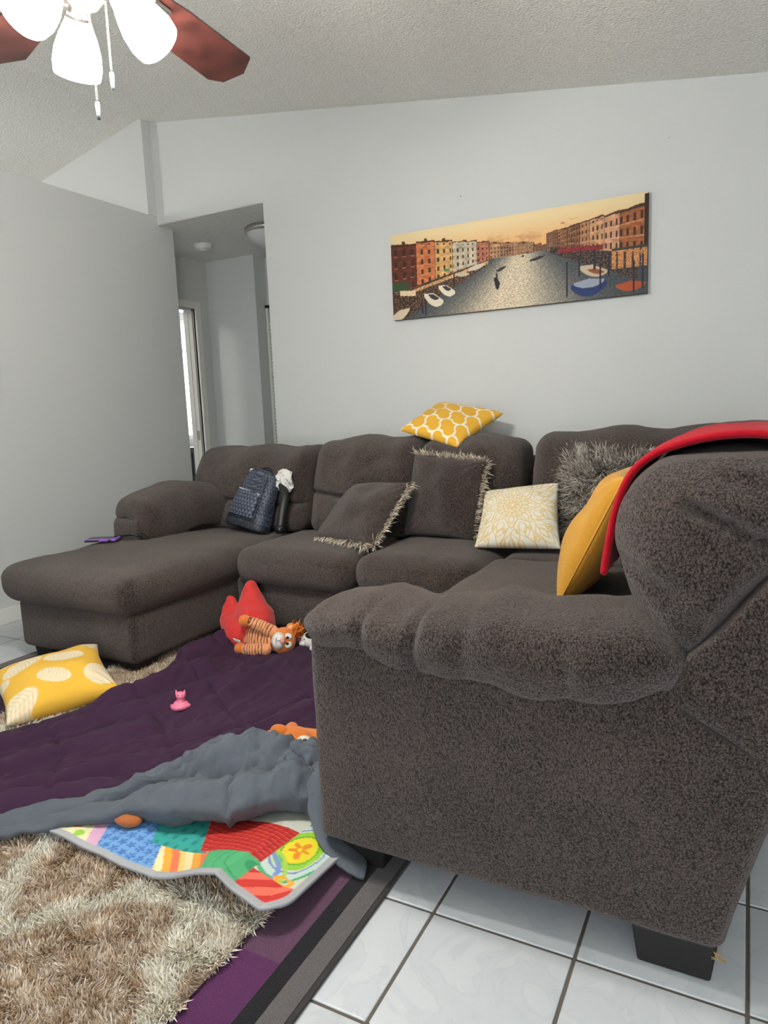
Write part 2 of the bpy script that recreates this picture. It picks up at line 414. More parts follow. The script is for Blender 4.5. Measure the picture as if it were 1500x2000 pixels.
# door frame with casing, jamb and strike plate
d1 = struct(bevel(mesh('door_1', *join([box(XD-.02, XD+.018, dy1, dy1+.062, 0, dz1+.062), box(XD-.02, XD+.018, dy0-.062, dy0, 0, dz1+.062), box(XD-.02, XD+.018, dy0, dy1, dz1, dz1+.062)]), M_trim, None, False), .006))
mesh('jamb', *join([box(XD-.112, XD-.02, dy1-.018, dy1+.001, 0, dz1), box(XD-.13, XD-.02, dy0-.001, dy0+.018, 0, dz1), box(XD-.13, XD-.02, dy0, dy1, dz1-.018, dz1+.001)]), M_trim, d1, False)
mesh('door_stop', *join([box(XD-.085, XD-.06, dy1-.024, dy1-.017, 0, dz1-.018)]), M_trim, d1, False)
mesh('strike_plate', *box(XD-.055, XD-.026, dy1-.0205, dy1-.0175, .92, 1.0), M_metal, d1, False)
# bedroom beyond: wall, bright window with blinds, dresser
struct(mesh('wall_bedroom', *join([box(-6.45, -6.35, 3.6, 5.95, 0, 2.5), box(-6.45, -6.35, 7.15, 7.3, 0, 2.5), box(-6.45, -6.35, 5.95, 7.15, 0, .85), box(-6.45, -6.35, 5.95, 7.15, 2.35, 2.5)]), M_wall, None, False))
struct(mesh('ceiling_bedroom', *box(XFAR, XD-.1, 3.7, 7.3, 2.5, 2.56), M_ceil, None, False))
struct(mesh('wall_bedroom_end', *box(XFAR, XD-.1, 7.2, 7.3, 0, 2.5), M_wall, None, False))
w2 = struct(mesh('window_2', *join([box(-6.44, -6.36, 5.95, 6.0, .85, 2.35), box(-6.44, -6.36, 7.10, 7.15, .85, 2.35), box(-6.44, -6.36, 5.95, 7.15, .85, .90), box(-6.44, -6.36, 5.95, 7.15, 2.3, 2.35), box(-6.44, -6.36, 5.95, 7.15, 1.95, 1.99)]), M_trim, None, False))
mesh('pane', *box(-6.43, -6.425, 6.0, 7.1, .9, 2.3), plain('daylight_pane', (0.93, 0.97, 1, 1), .3, emit=2.2), w2, False)
for z in (2.14, 2.18, 2.22, 2.26):
    mesh('blind_slat', *box(-6.35, -6.31, 5.98, 7.12, z, z+.004), M_trim, w2, False)
dr = tag(mesh('dresser', *join([box(-6.30, -5.86, 5.8, 7.1, 0.06, .74), box(-6.31, -5.84, 5.78, 7.12, .74, .77), box(-6.28, -5.9, 5.84, 7.06, 0, .06)]), plain('dark_dresser', L4(28, 27, 32), .4), None, False, origin=(-6.1, 6.2, 0)), 'dark low dresser under the bright window beyond the doorway', 'dresser')
for k, (a, b) in enumerate(((5.83, 6.23), (6.25, 6.65), (6.67, 7.07))):
    for z in (.12, .43): mesh('drawer', *box(-5.865, -5.85, a, b, z, z+.28), plain('drawer_front', L4(34, 33, 38), .4), dr, False)
# louvered closet door in the hall
ld = struct(mesh('door_2', *join([box(-3.705, -3.682, 4.982, 5.018, .02, 2.02), box(-3.16, -3.12, 4.982, 5.018, .02, 2.02), box(-3.66, -3.16, 4.982, 5.018, .02, .14), box(-3.66, -3.16, 4.982, 5.018, 1.92, 2.02)]), M_trim, None, False))
sl_me = None
for k in range(57):
    z = .155 + k*.031
    V, F = box(-.272, .25, -.016, .016, -.0025, .0025); c, s = math.cos(.85), math.sin(.85)
    V = np.column_stack([V[:, 0], V[:, 1]*c-V[:, 2]*s, V[:, 1]*s+V[:, 2]*c])
    if sl_me is None: o = mesh('slat', V, F, M_trim, ld, False); sl_me = o.data
    else: o = bpy.data.objects.new('slat', sl_me); COL.objects.link(o); o.parent = ld
    o.location = (-3.41, 5.0, z)
mesh('track', *box(-3.71, -3.12, 4.98, 5.02, 2.02, 2.045), M_black, ld, False)

# ceiling lamp and smoke detector in the hall
M_frost = plain('frosted_glass_unlit', L4(198, 198, 196), .35)
fl = empty('ceiling_lamp', (-3.10, 4.26, ZH), 'flush-mounted bowl ceiling lamp with nickel rim, unlit, in hallway', 'ceiling lamp')
mesh('rim', *lathe([(.0, 0), (.155, 0), (.172, -.012), (.172, -.03), (.16, -.044), (.15, -.03), (.0, -.02)], (-3.10, 4.26, ZH)), M_metal, fl)
mesh('glass_bowl', *lathe([(.158, -.036), (.15, -.06), (.125, -.095), (.085, -.122), (.04, -.137), (.0, -.14)], (-3.10, 4.26, ZH)), M_frost, fl)
mesh('finial', *lathe([(.0, -.134), (.026, -.138), (.022, -.147), (.008, -.150), (.011, -.160), (.008, -.172), (.0, -.174)], (-3.10, 4.26, ZH), 16), M_metal, fl)
sd = tag(mesh('smoke_detector', *lathe([(.0, 0), (.072, 0), (.074, -.012), (.066, -.016), (.064, -.032), (.052, -.040), (.0, -.042)], (-3.80, 4.36, ZH)), M_trim, None, origin=(-3.80, 4.36, ZH)), 'round white smoke detector on the hallway ceiling', 'smoke detector')
mesh('sensor_vent', *lathe([(.0, -.0405), (.03, -.042), (.03, -.046), (.0, -.047)], (-3.80, 4.36, ZH), 20), M_trim, sd)
# lamp of the neighbouring room behind the partition: it lights the far slope of the ceiling
nx_, ny_ = -5.3, 2.0; nz_ = zceil(nx_)
nl = empty('ceiling_lamp', (nx_, ny_, nz_), 'lit bowl ceiling lamp of the room behind the low partition wall', 'ceiling lamp')
mesh('rim', *lathe([(.0, .03), (.155, .03), (.172, -.012), (.172, -.03), (.16, -.044), (.15, -.03), (.0, -.02)], (nx_, ny_, nz_)), M_metal, nl)
mesh('glass_bowl', *lathe([(.158, -.036), (.15, -.06), (.125, -.095), (.085, -.122), (.04, -.137), (.0, -.14)], (nx_, ny_, nz_)), plain('lit_bowl', (1, .97, .92, 1), .3, emit=25.0), nl)
nd = bpy.data.lights.new('next_room_lamp', 'POINT'); nd.energy = 46; nd.color = (1, .97, .92); nd.shadow_soft_size = .12
no = bpy.data.objects.new('next_room_lamp', nd); COL.objects.link(no); no.parent = nl; no.location = (0, 0, -.32)
# outlet plate on left wall
op = tag(bevel(mesh('outlet_plate', *box(XL, XL+.007, 2.265, 2.345, .345, .46), M_trim, None, False, origin=(XL, 2.305, .40)), .003), 'white outlet cover plate low on the grey left wall', 'outlet')
for z in (.375, .415): mesh('socket', *box(XL+.006, XL+.009, 2.288, 2.322, z, z+.028), M_trim, op, False)
# two nails left in the wall
for (x, z, lb) in ((-1.433, 2.252, 'small nail left in wall above the picture near its left half'), (-0.372, 2.335, 'small nail left in wall up beyond right end of picture')):
    tag(mesh('nail', *tube([(x, YB, z), (x, YB-.008, z)], [.002, .0035], 8, roundend=False), M_metal, None, origin=(x, YB, z)), lb, 'nail')

# ------------------------------------------------------------------ sectional sofa
SO = (-1.5, 2.8, 0)
sofa = empty('sectional_sofa', SO, 'large U-shaped dark brown-grey chenille sectional sofa with chaise', 'sofa')
def sp(name, VF, mat=None, lb=None): return mesh(name, VF[0], VF[1], mat or M_sofa, sofa, True, part_label=lb)
# bases
sp('base', softbox(-3.04, -2.28, 1.995, 3.66, .062, .305, .035, .05, (0.0, .012, 0), wr=.003), lb='chaise base')
sp('base', softbox(-2.275, -.88, 2.665, 3.66, .062, .305, .03, .05, (0, .01, 0), wr=.003))
sp('base', softbox(-.885, -.02, 1.575, 3.66, .065, .305, .03, .06, wr=.002))
def chaise_fn(P, t):
    # soft sag along edges, front corner rounding
    P = P.copy(); top = np.clip(t[:, 2], 0, 1)
    P[:, 2] += top*(-0.016*np.clip((P[:, 1]-2.5)/.8, 0, 1))
    g = np.exp(-((P[:, 0]+2.30)/.02)**2)*(t[:, 2] > .6)*.004; P[:, 2] -= g
    return P
sp('seat_cushion', softbox(-3.10, -2.245, 1.945, 3.22, .283, .462, .075, .035, (.012, .02, .03), chaise_fn, wr=.008, ws=4.5), lb='long chaise seat cushion')
def seatcush(x0, x1, y0, y1, z0, z1, r=.07, seed=0):
    def fn(P, t):
        P = P.copy()
        # piping groove under the front edge
        fr = np.clip((-t[:, 1]-.85)/.15, 0, 1)
        P[:, 1] += fr*0.012*np.exp(-((P[:, 2]-(z0+(z1-z0)*.68))/.008)**2)
        return P
    return softbox(x0, x1, y0, y1, z0, z1, r, .016, (.01, .02, .022), fn, wr=.006, ws=5+seed)
sp('seat_cushion', seatcush(-2.235, -1.565, 2.595, 3.22, .285, .462, .075))
sp('seat_cushion', seatcush(-1.562, -.945, 2.60, 3.22, .285, .466, .085, .6))
sp('seat_cushion', seatcush(-.94, -.12, 2.80, 3.22, .285, .455, .05, .3), lb='corner seat cushion')
sp('seat_cushion', softbox(-.955, -.12, 1.60, 2.785, .285, .468, .06, .035, (.02, .01, .018), None, wr=.006, ws=5), lb='seat cushion beside the near armrest')
# back frames
sp('back_frame', softbox(-3.0, .05, 3.44, 3.715, .065, .84, .06, .06, wr=.003))
# back cushions along the wall: leaning, two tiers with a seam
def backcush(x0, x1, ztop, seam, seed, yb=3.10, lean=.30, th=.27, asym=0.0):
    z0 = .45
    def fn(P, t):
        P = P.copy(); zz = P[:, 2]
        P[:, 1] += (zz-z0)*lean/.5*0.55 
        fr = np.clip(-t[:, 1], 0, 1)
        bul = .028*np.sin(np.clip((zz-seam)/(ztop-seam), 0, 1)*PI) + .012*np.sin(np.clip((zz-z0)/(seam-z0), 0, 1)*PI)
        P[:, 1] -= fr*bul
        P[:, 1] += fr*.048*np.exp(-((zz-seam-.012*np.sin(P[:, 0]*9+seed))/.012)**2)
        P[:, 2] += np.clip(t[:, 2], 0, 1)*(.014*np.sin((P[:, 0]-x0)/(x1-x0)*PI) + .008*np.sin(P[:, 0]*17+seed) + asym*(P[:, 0]-x0)/(x1-x0))
        # upper corners rounded more
        return P
    return softbox(x0, x1, yb, yb+th, z0, ztop, .075, .013, (.0, .02, 0), fn, wr=.010, ws=5.0+seed*.3)
sp('back_cushion', backcush(-3.00, -2.165, .915, .615, 1.0), lb='back cushion behind the backpack')
sp('back_cushion', backcush(-2.135, -1.505, .955, .66, 2.0))
sp('back_cushion', backcush(-1.50, -.955, .945, .66, 3.1))
sp('back_cushion', backcush(-.90, .02, .965, .66, 4.0, asym=.012), lb='corner back cushion')
# left armrest
sp('arm_base', softbox(-3.03, -2.79, 2.565, 3.46, .30, .605, .05, .04, (0, .006, .012), wr=.004), lb='left arm base')
def ringyz(x, s, prof, c):
    p = np.array(prof); q = c + (p-c)*s; return np.column_stack([np.full(len(q), x), q])
prof = spline([(-3.03, .60), (-3.035, .66), (-2.98, .715), (-2.88, .725), (-2.78, .70), (-2.72, .63), (-2.715, .53), (-2.75, .47), (-2.82, .53), (-2.93, .60)], 48, True)
ctr = prof.mean(0)
st = [(2.585, .12), (2.580, .35), (2.583, .6), (2.596, .82), (2.625, .95), (2.68, 1.0)] + [(y, 1.0) for y in np.linspace(2.72, 3.30, 20)] + [(3.38, .93), (3.42, .6), (3.43, .2)]
rings = []
for y, s in st:
    q = ctr + (prof-ctr)*s; q[:, 1] += .02*np.exp(-((y-2.9)/.2)**2)-.0 + .012*math.sin(y*9)
    rings.append(np.column_stack([q[:, 0], np.full(len(q), y), q[:, 1]]))
V, F = loft(rings); V = wrinkle(V, .012, 6, 3.0)
sp('armrest', (V, F), lb='plump left armrest')
# near arm: tall side panel with slanting rear edge
def xback(z): return -0.03 + 0.25*z
def arm_fn(P, t):
    P = P.copy(); z = P[:, 2]; x = P[:, 0]
    f = (x+.892)/(.892-.02)                       # 0 front .. 1 back
    ztop = .60 - .03*np.clip(f*4, 0, 1)
    xr = xback(z)
    P[:, 0] = -.892 + f*(xr+.892) 
    # seam cut on the rear top: top falls along the seam
    top = np.where(P[:, 0] > -.115, .56-.56*(P[:, 0]+.115), .60)
    P[:, 2] = np.minimum(z, np.maximum(top, .10))
    d = np.clip(-t[:, 1], 0, 1)
    P[:, 1] -= d*.006*np.sin(f*7)*np.sin(z*9)
    return P
sp('arm_panel', softbox(-.892, -.02, 1.28, 1.60, .082, .60, .024, .03, (0, .010, 0), arm_fn, wr=.004, ws=5), lb='broad outer side panel of the near armrest')
# rear side panel under the back cushion
poly = spline([(-.115, .555), (-.02, .502), (.078, .448), (.12, .60), (.165, .80), (.195, .92), (.15, .94), (.06, .82), (-.03, .70), (-.105, .615)], 64, True)
c0 = poly.mean(0)
st = [(1.287, .3), (1.284, .6), (1.283, .85), (1.286, .95), (1.296, 1.0), (1.40, 1.0), (3.60, 1.0)]
rings = [np.column_stack([(c0+(poly-c0)*s)[:, 0], np.full(64, y), (c0+(poly-c0)*s)[:, 1]]) for y, s in st]
sp('back_side_panel', loft(rings), lb='rear side panel of the sofa back')
# solid lower back of the right run
sp('back_frame', prism([(-.16, .08), (-.012, .082), (.075, .45), (-.16, .50)], 1.60, 3.62, 'y'))
# armrest pad of near arm
NS = 150
px_ = np.linspace(-.905, -.078, NS); rings = []
base_pad = spline([(1.285, .552), (1.256, .575), (1.246, .615), (1.266, .648), (1.335, .668), (1.42, .672), (1.51, .660), (1.575, .63), (1.585, .585), (1.54, .555), (1.42, .550)], 56, True)
for x in px_:
    a = (x+.905)/.827
    q = base_pad.copy(); c = np.array([1.42, .60])
    s = min(1.0, math.sqrt(max(0, 1-(max(0, .085-a)/.085)**2))*.97+.03)
    if a > .80: e = (a-.80)/.20; s = min(s, math.sqrt(max(1e-3, 1-e**2.6))*.97+.03)
    cz = .60 + (.022*(1-a/.3) if a < .3 else 0) + (.028*((a-.80)/.2)**1.2 if a > .8 else 0)
    h = 1.0 - .22*max(0, (.30-a)/.30) + .42*(lambda q: q*q*(3-2*q))(min(1, max(0, (a-.22)/.45)))
    q = np.column_stack([c[0]+(q[:, 0]-c[0])*(.6+.4*s), cz+(q[:, 1]-.60)*s*h])
    # pleats gathered across the pad
    out = (q[:, 0] < 1.43)
    for (xp, dp, w, sl) in ((-.615, .022, .011, .06), (-.735, .012, .010, .05), (-.50, .007, .02, .0), (-.30, .005, .02, .03)):
        dx = x-xp-sl*(q[:, 1]-.6)*4*.25
        q[:, 0] += np.where(out, dp*np.exp(-(dx/w)**2), 0)
        q[:, 1] -= np.where(q[:, 1] > .64, dp*.35*np.exp(-(dx/(w*1.2))**2), 0)
    q[:, 1] += .005*math.sin(x*23)+.004*math.sin(x*41+1)
    rings.append(np.column_stack([np.full(len(q), x), q]))
V, F = loft(rings); V = wrinkle(V, .006, 9, 1.0)
sp('armrest', (V, F), lb='plump rolled armrest pad')
# back cushions of the right run
def rback(y0, y1, dz=0, dx=0, seed=0.0, groove=False):
    pr = spline(np.array([(-.100, .615), (-.165, .69), (-.200, .77), (-.218, .855), (-.200, .93), (-.150, .978), (-.07, .995), (.03, .998), (.12, .978), (.185, .935), (.19, .88), (.13, .845), (.04, .775), (-.03, .695)])+np.array([dx, dz]), 88, True)
    c = np.array([-.02, .845])+np.array([dx, dz])
    ss = [.06, .15, .25, .35, .45, .54, .62, .70, .77, .83, .88, .92, .955, .98]
    st = [(y0 + .045*s**5 - .018*(1-s*s), s) for s in ss] + [(y0+.075, .995), (y0+.11, 1.0)] + [(y, 1.0+.015*math.sin((y-y0)/(y1-y0)*PI)) for y in np.linspace(y0+.15, y1-.14, 16)]
    st += [(y1-(.045*s**5-.018*(1-s*s)), s) for s in ss[::-1]]
    rings = []
    for y, s in st:
        q = c+(pr-c)*s; rings.append(np.column_stack([q[:, 0], np.full(len(q), y), q[:, 1]]))
    V, F = loft(rings)
    if groove:
        for (ax, az, bx, bz, dp, w) in ((-.22, .815, -.085, .737, .016, .010), (-.103, .920, .06, .845, .036, .011), (-.06, .965, .05, .945, .012, .012), (-.10, .715, -.03, .70, .008, .012)):
            d = np.array([bx-ax, bz-az]); L = np.linalg.norm(d); d /= L
            rel = V[:, [0, 2]]-np.array([ax, az]); u = rel@d; n_ = rel@np.array([-d[1], d[0]])
            m = (V[:, 1] < y0+.12)*np.exp(-(n_/w)**2)*np.clip(u/.03, 0, 1)*np.clip((L-u)/.03, 0, 1)
            V[:, 1] += dp*m
            m2 = (V[:, 1] < y0+.12)*np.exp(-((n_-.025)/.02)**2)*np.clip(u/.03, 0, 1)*np.clip((L-u)/.03, 0, 1)
            V[:, 1] -= dp*.2*m2
    return wrinkle(V, .0065, 7, seed), F
sp('back_cushion', rback(1.305, 2.10, 0, 0, 1.3, True), lb='big rounded back cushion above the near armrest')
sp('back_cushion', rback(2.115, 2.92, .02, .0, 5.1), lb='back cushion beyond the red blanket')
# pulled threads at the rear bottom corner of the near arm
sp('loose_threads', join([tube([(-.018+random.uniform(-.006, .006), 1.279, .088), (-.014+random.uniform(-.012, .012), 1.274, .080), (-.010+random.uniform(-.02, .02), 1.274, .079+random.uniform(-.003, .006))], [.0010, .0009, .0006], 5) for _ in range(5)]), plain('tan_thread', L4(168, 130, 70), .9), 'frayed tan threads')
# legs
def leg(x0, x1, y0, y1, z1=.085):
    V, F = box(x0, x1, y0, y1, 0, z1); c = V.mean(0)
    lo = V[:, 2] < .01; V[lo, 0] = c[0]+(V[lo, 0]-c[0])*.86; V[lo, 1] = c[1]+(V[lo, 1]-c[1])*.86
    o = mesh('leg', V, F, M_leg, sofa, False); bevel(o, .006, 3)
leg(-.172, -.018, 1.296, 1.42); leg(-.865, -.735, 1.32, 1.44); leg(-.14, -.02, 3.4, 3.52)
leg(-3.0, -2.87, 2.03, 2.15, .07); leg(-2.43, -2.31, 2.03, 2.15, .07); leg(-3.0, -2.88, 3.4, 3.52, .07); leg(-1.63, -1.51, 2.71, 2.83, .07); leg(-1.0, -.9, 2.71, 2.83, .07)
# ------------------------------------------------------------------ END_SOFA

# ------------------------------------------------------------------ ceiling fan with lamps
HX, HY, BZ = -1.334, 1.20, 2.12
M_blade = plain('cherry_blade', L4(58, 28, 24), .4, var=.35, bscale=14, coat=.15)
fan = empty('ceiling_fan', (HX, HY, zceil(HX)), 'ceiling fan with dark cherry blades, three lit glass shades and pull chains', 'ceiling fan')
zc = zceil(HX)
mesh('canopy', *lathe([(.0, .02), (.075, .02), (.075, -.02), (.06, -.06), (.02, -.08), (.0, -.08)], (HX, HY, zc)), M_metal, fan)
mesh('downrod', *tube([(HX, HY, zc-.07), (HX, HY, BZ+.16)], .013, 16, roundend=False), M_metal, fan)
mesh('motor_housing', *lathe([(.0, .17), (.05, .17), (.10, .14), (.125, .09), (.125, .03), (.10, .005), (.06, -.01), (.0, -.01)], (HX, HY, BZ)), M_metal, fan)
mesh('light_kit_hub', *lathe([(.0, 0), (.055, -.005), (.06, -.04), (.05, -.075), (.03, -.10), (.012, -.11), (.0, -.112)], (HX, HY, BZ)), M_metal, fan)
bl_me = br_me = None
for k in range(5):
    az = math.radians(95.5 + 67.5*k) if k < 2 else math.radians(163 + 74.2*(k-1))
    if bl_me is None:
        out = [(.19, -.055), (.19, .055), (.30, .066), (.56, .075), (.605, .050), (.612, -.02), (.565, -.075), (.30, -.066)]
        V, F = prism(out, -.003, .003, 'z'); ang = math.radians(-11)
        V = np.column_stack([V[:, 0], V[:, 1]*math.cos(ang)-V[:, 2]*math.sin(ang), V[:, 1]*math.sin(ang)+V[:, 2]*math.cos(ang)])
        b = mesh('blade', V, F, M_blade, None, False); bl_me = b.data; b.parent = fan
        V2, F2 = join([box(.09, .20, -.018, .018, -.002, .003), box(.19, .25, -.045, -.02, -.012, -.004), box(.19, .25, .02, .045, -.006, .002), box(.185, .205, -.045, .045, -.008, -.001)])
        h = mesh('blade_bracket', V2, F2, M_metal, None, False); br_me = h.data; h.parent = fan
    else:
        b = bpy.data.objects.new('blade', bl_me); COL.objects.link(b); b.parent = fan
        h = bpy.data.objects.new('blade_bracket', br_me); COL.objects.link(h); h.parent = fan
    for o in (b, h): o.location = (0, 0, BZ-zc); o.rotation_euler = (0, 0, az)
M_shade = plain('lit_frosted_shade', L4(255, 252, 244), .3, emit=SHADE)
for k, az in enumerate((28, 150, 268)):
    a = math.radians(az); ax = Vector((math.cos(a)*.62, math.sin(a)*.62, -.80)).normalized()
    p0 = Vector((HX+.055*math.cos(a), HY+.055*math.sin(a), BZ-.055))
    mesh('shade_socket', *lathe([(.0, -.01), (.018, -.01), (.022, .03), (.028, .045), (.0, .046)], p0, 20, ax), M_metal, fan)
    q = p0 + ax*.035
    mesh('glass_shade', *lathe([(.024, 0), (.030, .018), (.042, .045), (.052, .075), (.056, .105), (.053, .128), (.050, .126), (.053, .104), (.049, .076), (.039, .047), (.027, .02), (.02, .004)], q, 32, ax), M_shade, fan)
    mesh('bulb', *ball(q+ax*.075, (.024, .024, .03)), plain('bulb_glow', (1, .97, .9, 1), .3, emit=20.0), fan)
    ld_ = bpy.data.lights.new('fan_bulb', 'POINT'); ld_.energy = BULB; ld_.color = (1.0, .96, .90); ld_.shadow_soft_size = .045
    lo = bpy.data.objects.new('fan_bulb', ld_); COL.objects.link(lo); lo.parent = fan; lo.location = q+ax*.165-Vector((HX, HY, zc))
M_chain = plain('chain_brass', L4(205, 198, 170), .35, metal=.8)
for (x, y, zb) in ((-1.31, 1.237, 1.862), (-1.316, 1.193, 1.785)):
    zz = np.arange(zb+.035, BZ-.07, .0052)
    mesh('pull_chain', *join([ball((x, y, z), .0026, 6, 4) for z in zz]), M_chain, fan)
    mesh('chain_fob', *lathe([(.0, .030), (.004, .028), (.005, .02), (.0042, .006), (.003, .0), (.0, -.001)], (x, y, zb), 14), plain('fob', L4(225, 222, 215), .4), fan)
    mesh('fob_tip', *lathe([(.0, .008), (.0045, .007), (.0038, -.008), (.0, -.010)], (x, y, zb), 12), plain('fob_tip', L4(60, 62, 70), .4), fan)
# ------------------------------------------------------------------ END_FAN

# ------------------------------------------------------------------ canvas picture (print computed per point)
PX0, PX1, PZ0, PZ1 = -1.857, -.458, 1.627, 2.102
def canal_print(nu, nv):
    u, v = np.meshgrid(np.linspace(0, 1, nu), np.linspace(0, 1, nv), indexing='ij')   # v: 0 bottom .. 1 top
    asp = (PX1-PX0)/(PZ1-PZ0)
    def nz(a, b, sc, sd): return n2(a*asp, b, sc, sd)
    N1, N2, N3 = nz(u, v, 5, 1.0), nz(u, v*2.2, 14, 2.0), nz(u, v*3.0, 46, 3.0)
    Nf = rng.random(u.shape)
    C = np.zeros(u.shape+(3,))
    def put(mask, col, f=1.0):
        m = np.clip(mask, 0, 1)[..., None]*1.0
        C[...] = C*(1-m) + m*np.asarray(col, float)*(f if np.isscalar(f) else f[..., None])
    def mixc(a, b, t): t = np.clip(t, 0, 1)[..., None]; return np.array(a, float)*(1-t)+np.array(b, float)*t
    VU, VV = .645, .615
    C[...] = mixc((226, 164, 104), (236, 212, 164), (v-.60)/.34)
    cl = np.clip((N2*.6+N1*.8+.05)*2.2, 0, 1)*np.exp(-((v-.72)/.07)**2)*np.exp(-((u-.48)/.22)**2)
    put(cl*.7, (176, 122, 92)); put(np.clip(N2*3-.6, 0, 1)*np.exp(-((v-.83)/.03)**2)*np.exp(-((u-.72)/.05)**2), (190, 130, 90))
    put(np.exp(-((u-.60)/.13)**2-((v-.66)/.06)**2)*.55, (245, 190, 120))
    # water
    wat = mixc((70, 74, 78), (206, 190, 164), np.exp(-((u-.55+.10*(.6-v))/(.05+.30*(.62-v)))**2)*1.05)
    rip = np.clip(1+.30*N3+.35*(Nf-.5)*(v < .55), .4, 1.6)
    C[...] = np.where((v < .60)[..., None], wat*rip[..., None], C)
    # distant row of houses closing the canal
    far = (v > .575) & (v < .645+.022*np.sign(np.sin(u*95))*(np.abs(N2)+.3)) & (u > .38) & (u < .72)
    put(far, (150, 104, 78), np.clip(.75+.6*N3+.5*(Nf-.5), .3, 1.3))
    pal_l = [(178, 96, 72), (196, 116, 72), (208, 164, 104), (188, 174, 150), (176, 108, 84), (170, 130, 92), (150, 110, 84), (160, 120, 90)]
    edges_l = [0, .115, .198, .272, .375, .425, .47, .52, .60]
    tops_l = [.89, .885, .855, .815, .77, .735, .72, .70]
    for k in range(8):
        a, b = edges_l[k], edges_l[k+1]; vt = tops_l[k] - (u-a)*.25 + .012*N2
        lo = .56 - np.clip((.42-u), 0, 1)*.62
        m = (u >= a) & (u < b) & (v < vt) & (v > lo)
        d = np.clip((.66-u)/.66, .06, 1)
        shade = .55 if k in (0,) else 1.0
        t = (v-VV)/d; s = np.log(d)
        put(m, pal_l[k], shade*np.clip(1+.25*N2+.2*(Nf-.5), .5, 1.4))
        fs = (s*16+k*.3) % 1; ft = (t*7.0+.25) % 1
        win = m & (fs > .34) & (fs < .66) & (ft > .22) & (ft < .74) & (v < vt-.03)
        put(win*.85, (58, 40, 34)); put((m & (fs > .27) & (fs < .73) & ((ft < .20) & (ft > .14)))*.6, (225, 190, 150))
        put((m & (v > vt-.028*d))*.9, (74, 44, 36))
        ch = (np.abs(u-(a+b)/2) < .007) & (v < vt+.035*d) & (v >= vt-.01); put(ch*1.0, (84, 50, 40))
        put((m & (np.abs(u-b) < .003))*.6, (60, 40, 34))
    pal_r = [(120, 84, 62), (140, 96, 66), (128, 86, 62), (170, 122, 84), (196, 146, 108), (204, 150, 116), (160, 96, 58)]
    edges_r = [.645, .685, .72, .765, .80, .852, .905, 1.001]
    tops_r = [.745, .76, .775, .80, .82, .835, .855]
    for k in range(7):
        a, b = edges_r[k], edges_r[k+1]; vt = tops_r[k] + (u-a)*.55 + .01*N2
        lo = .56 - np.clip(u-.66, 0, 1)*.55
        m = (u >= a) & (u < b) & (v < vt) & (v > lo)
        d = np.clip((u-.60)/.40, .06, 1); t = (v-VV)/d; s = np.log(d)
        put(m, pal_r[k], np.clip(1+.25*N2+.2*(Nf-.5), .5, 1.4))
        fs = (s*15+k*.21) % 1; ft = (t*6.2+.35) % 1
        win = m & (fs > .32) & (fs < .68) & (ft > .22) & (ft < .76) & (v < vt-.03); put(win*.88, (52, 38, 34))
        put((m & (ft < .16) & (ft > .10))*.55, (226, 190, 158)); put((m & (v > vt-.035*d))*.9, (66, 46, 40)); put((m & (np.abs(u-a) < .003))*.55, (60, 42, 36))
    put(((u > .988) & (v < .985) & (v > .45))*1.0, (58, 40, 34))
    # quays, awnings and crowds
    q = (u < .42) & (v < .56-np.clip(.42-u, 0, 1)*.60) & (v > .50-np.clip(.42-u, 0, 1)*1.35)
    put(q, (82, 62, 50), np.clip(.9+1.6*(Nf-.5)+1.1*N3, .15, 2.4))
    put((q & (np.abs(v-(.53-(.42-u)*.66)) < .018) & (u > .05))*.8, (214, 172, 120), np.clip(1+1.2*(Nf-.5), .4, 1.3))
    put((u < .075) & (v < .44) & (v > .33), (58, 78, 54)); put((np.abs(u-.07) < .035) & (np.abs(v-.30+.3*(u-.07)) < .03), (232, 208, 168)); put((np.abs(u-.245) < .012) & (np.abs(v-.505) < .012), (60, 130, 90))
    r = (u > .66) & (v < .60-np.clip(u-.66, 0, 1)*.62) & (v > .53-np.clip(u-.66, 0, 1)*1.25) & (v > .30*(u > .97))
    put(r, (74, 62, 56), np.clip(.85+1.5*(Nf-.5)+1.0*N3, .15, 2.2))
    put((u > .69) & (u < .85) & (np.abs(v-(.545-(u-.69)*.16)) < .026), (128, 44, 52), np.clip(1+.7*(Nf-.5), .5, 1.4))
    put((u > .88) & (v > .28) & (v < .46) & (((u*38) % 1) > .25), (190, 132, 84), np.clip(1+.8*(Nf-.5), .4, 1.3)); put((u > .88) & (np.abs(v-.475) < .012), (60, 66, 58))
    # boats
    def boat(cu, cv, lu, lv, sl, col, f=1.0):
        x = (u-cu)/lu; y = (v-cv-sl*(u-cu))/lv; put(((np.abs(x) < 1) & (y > -1+.9*np.abs(x)**2.2) & (y < .75-.5*np.abs(x)))*1.0, col, f)
    boat(.03, .06, .045, .07, 1.1, (214, 196, 168)); boat(.185, .20, .042, .085, -1.2, (226, 214, 192)); boat(.185, .225, .022, .035, -1.2, (60, 56, 56)); boat(.243, .285, .036, .07, -1.2, (228, 216, 194)); boat(.243, .305, .018, .03, -1.2, (62, 58, 58))
    boat(.31, .44, .03, .03, -.3, (196, 180, 156)); boat(.37, .50, .035, .035, .6, (210, 196, 176))
    boat(.452, .30, .011, .085, -2.5, (44, 40, 44)); boat(.452, .365, .004, .06, 0, (40, 36, 40)); boat(.47, .44, .02, .022, 1.0, (58, 50, 50)); boat(.61, .50, .03, .02, .6, (52, 46, 46)); boat(.555, .545, .006, .015, 0, (70, 60, 56)); boat(.575, .575, .005, .014, 0, (70, 60, 56))
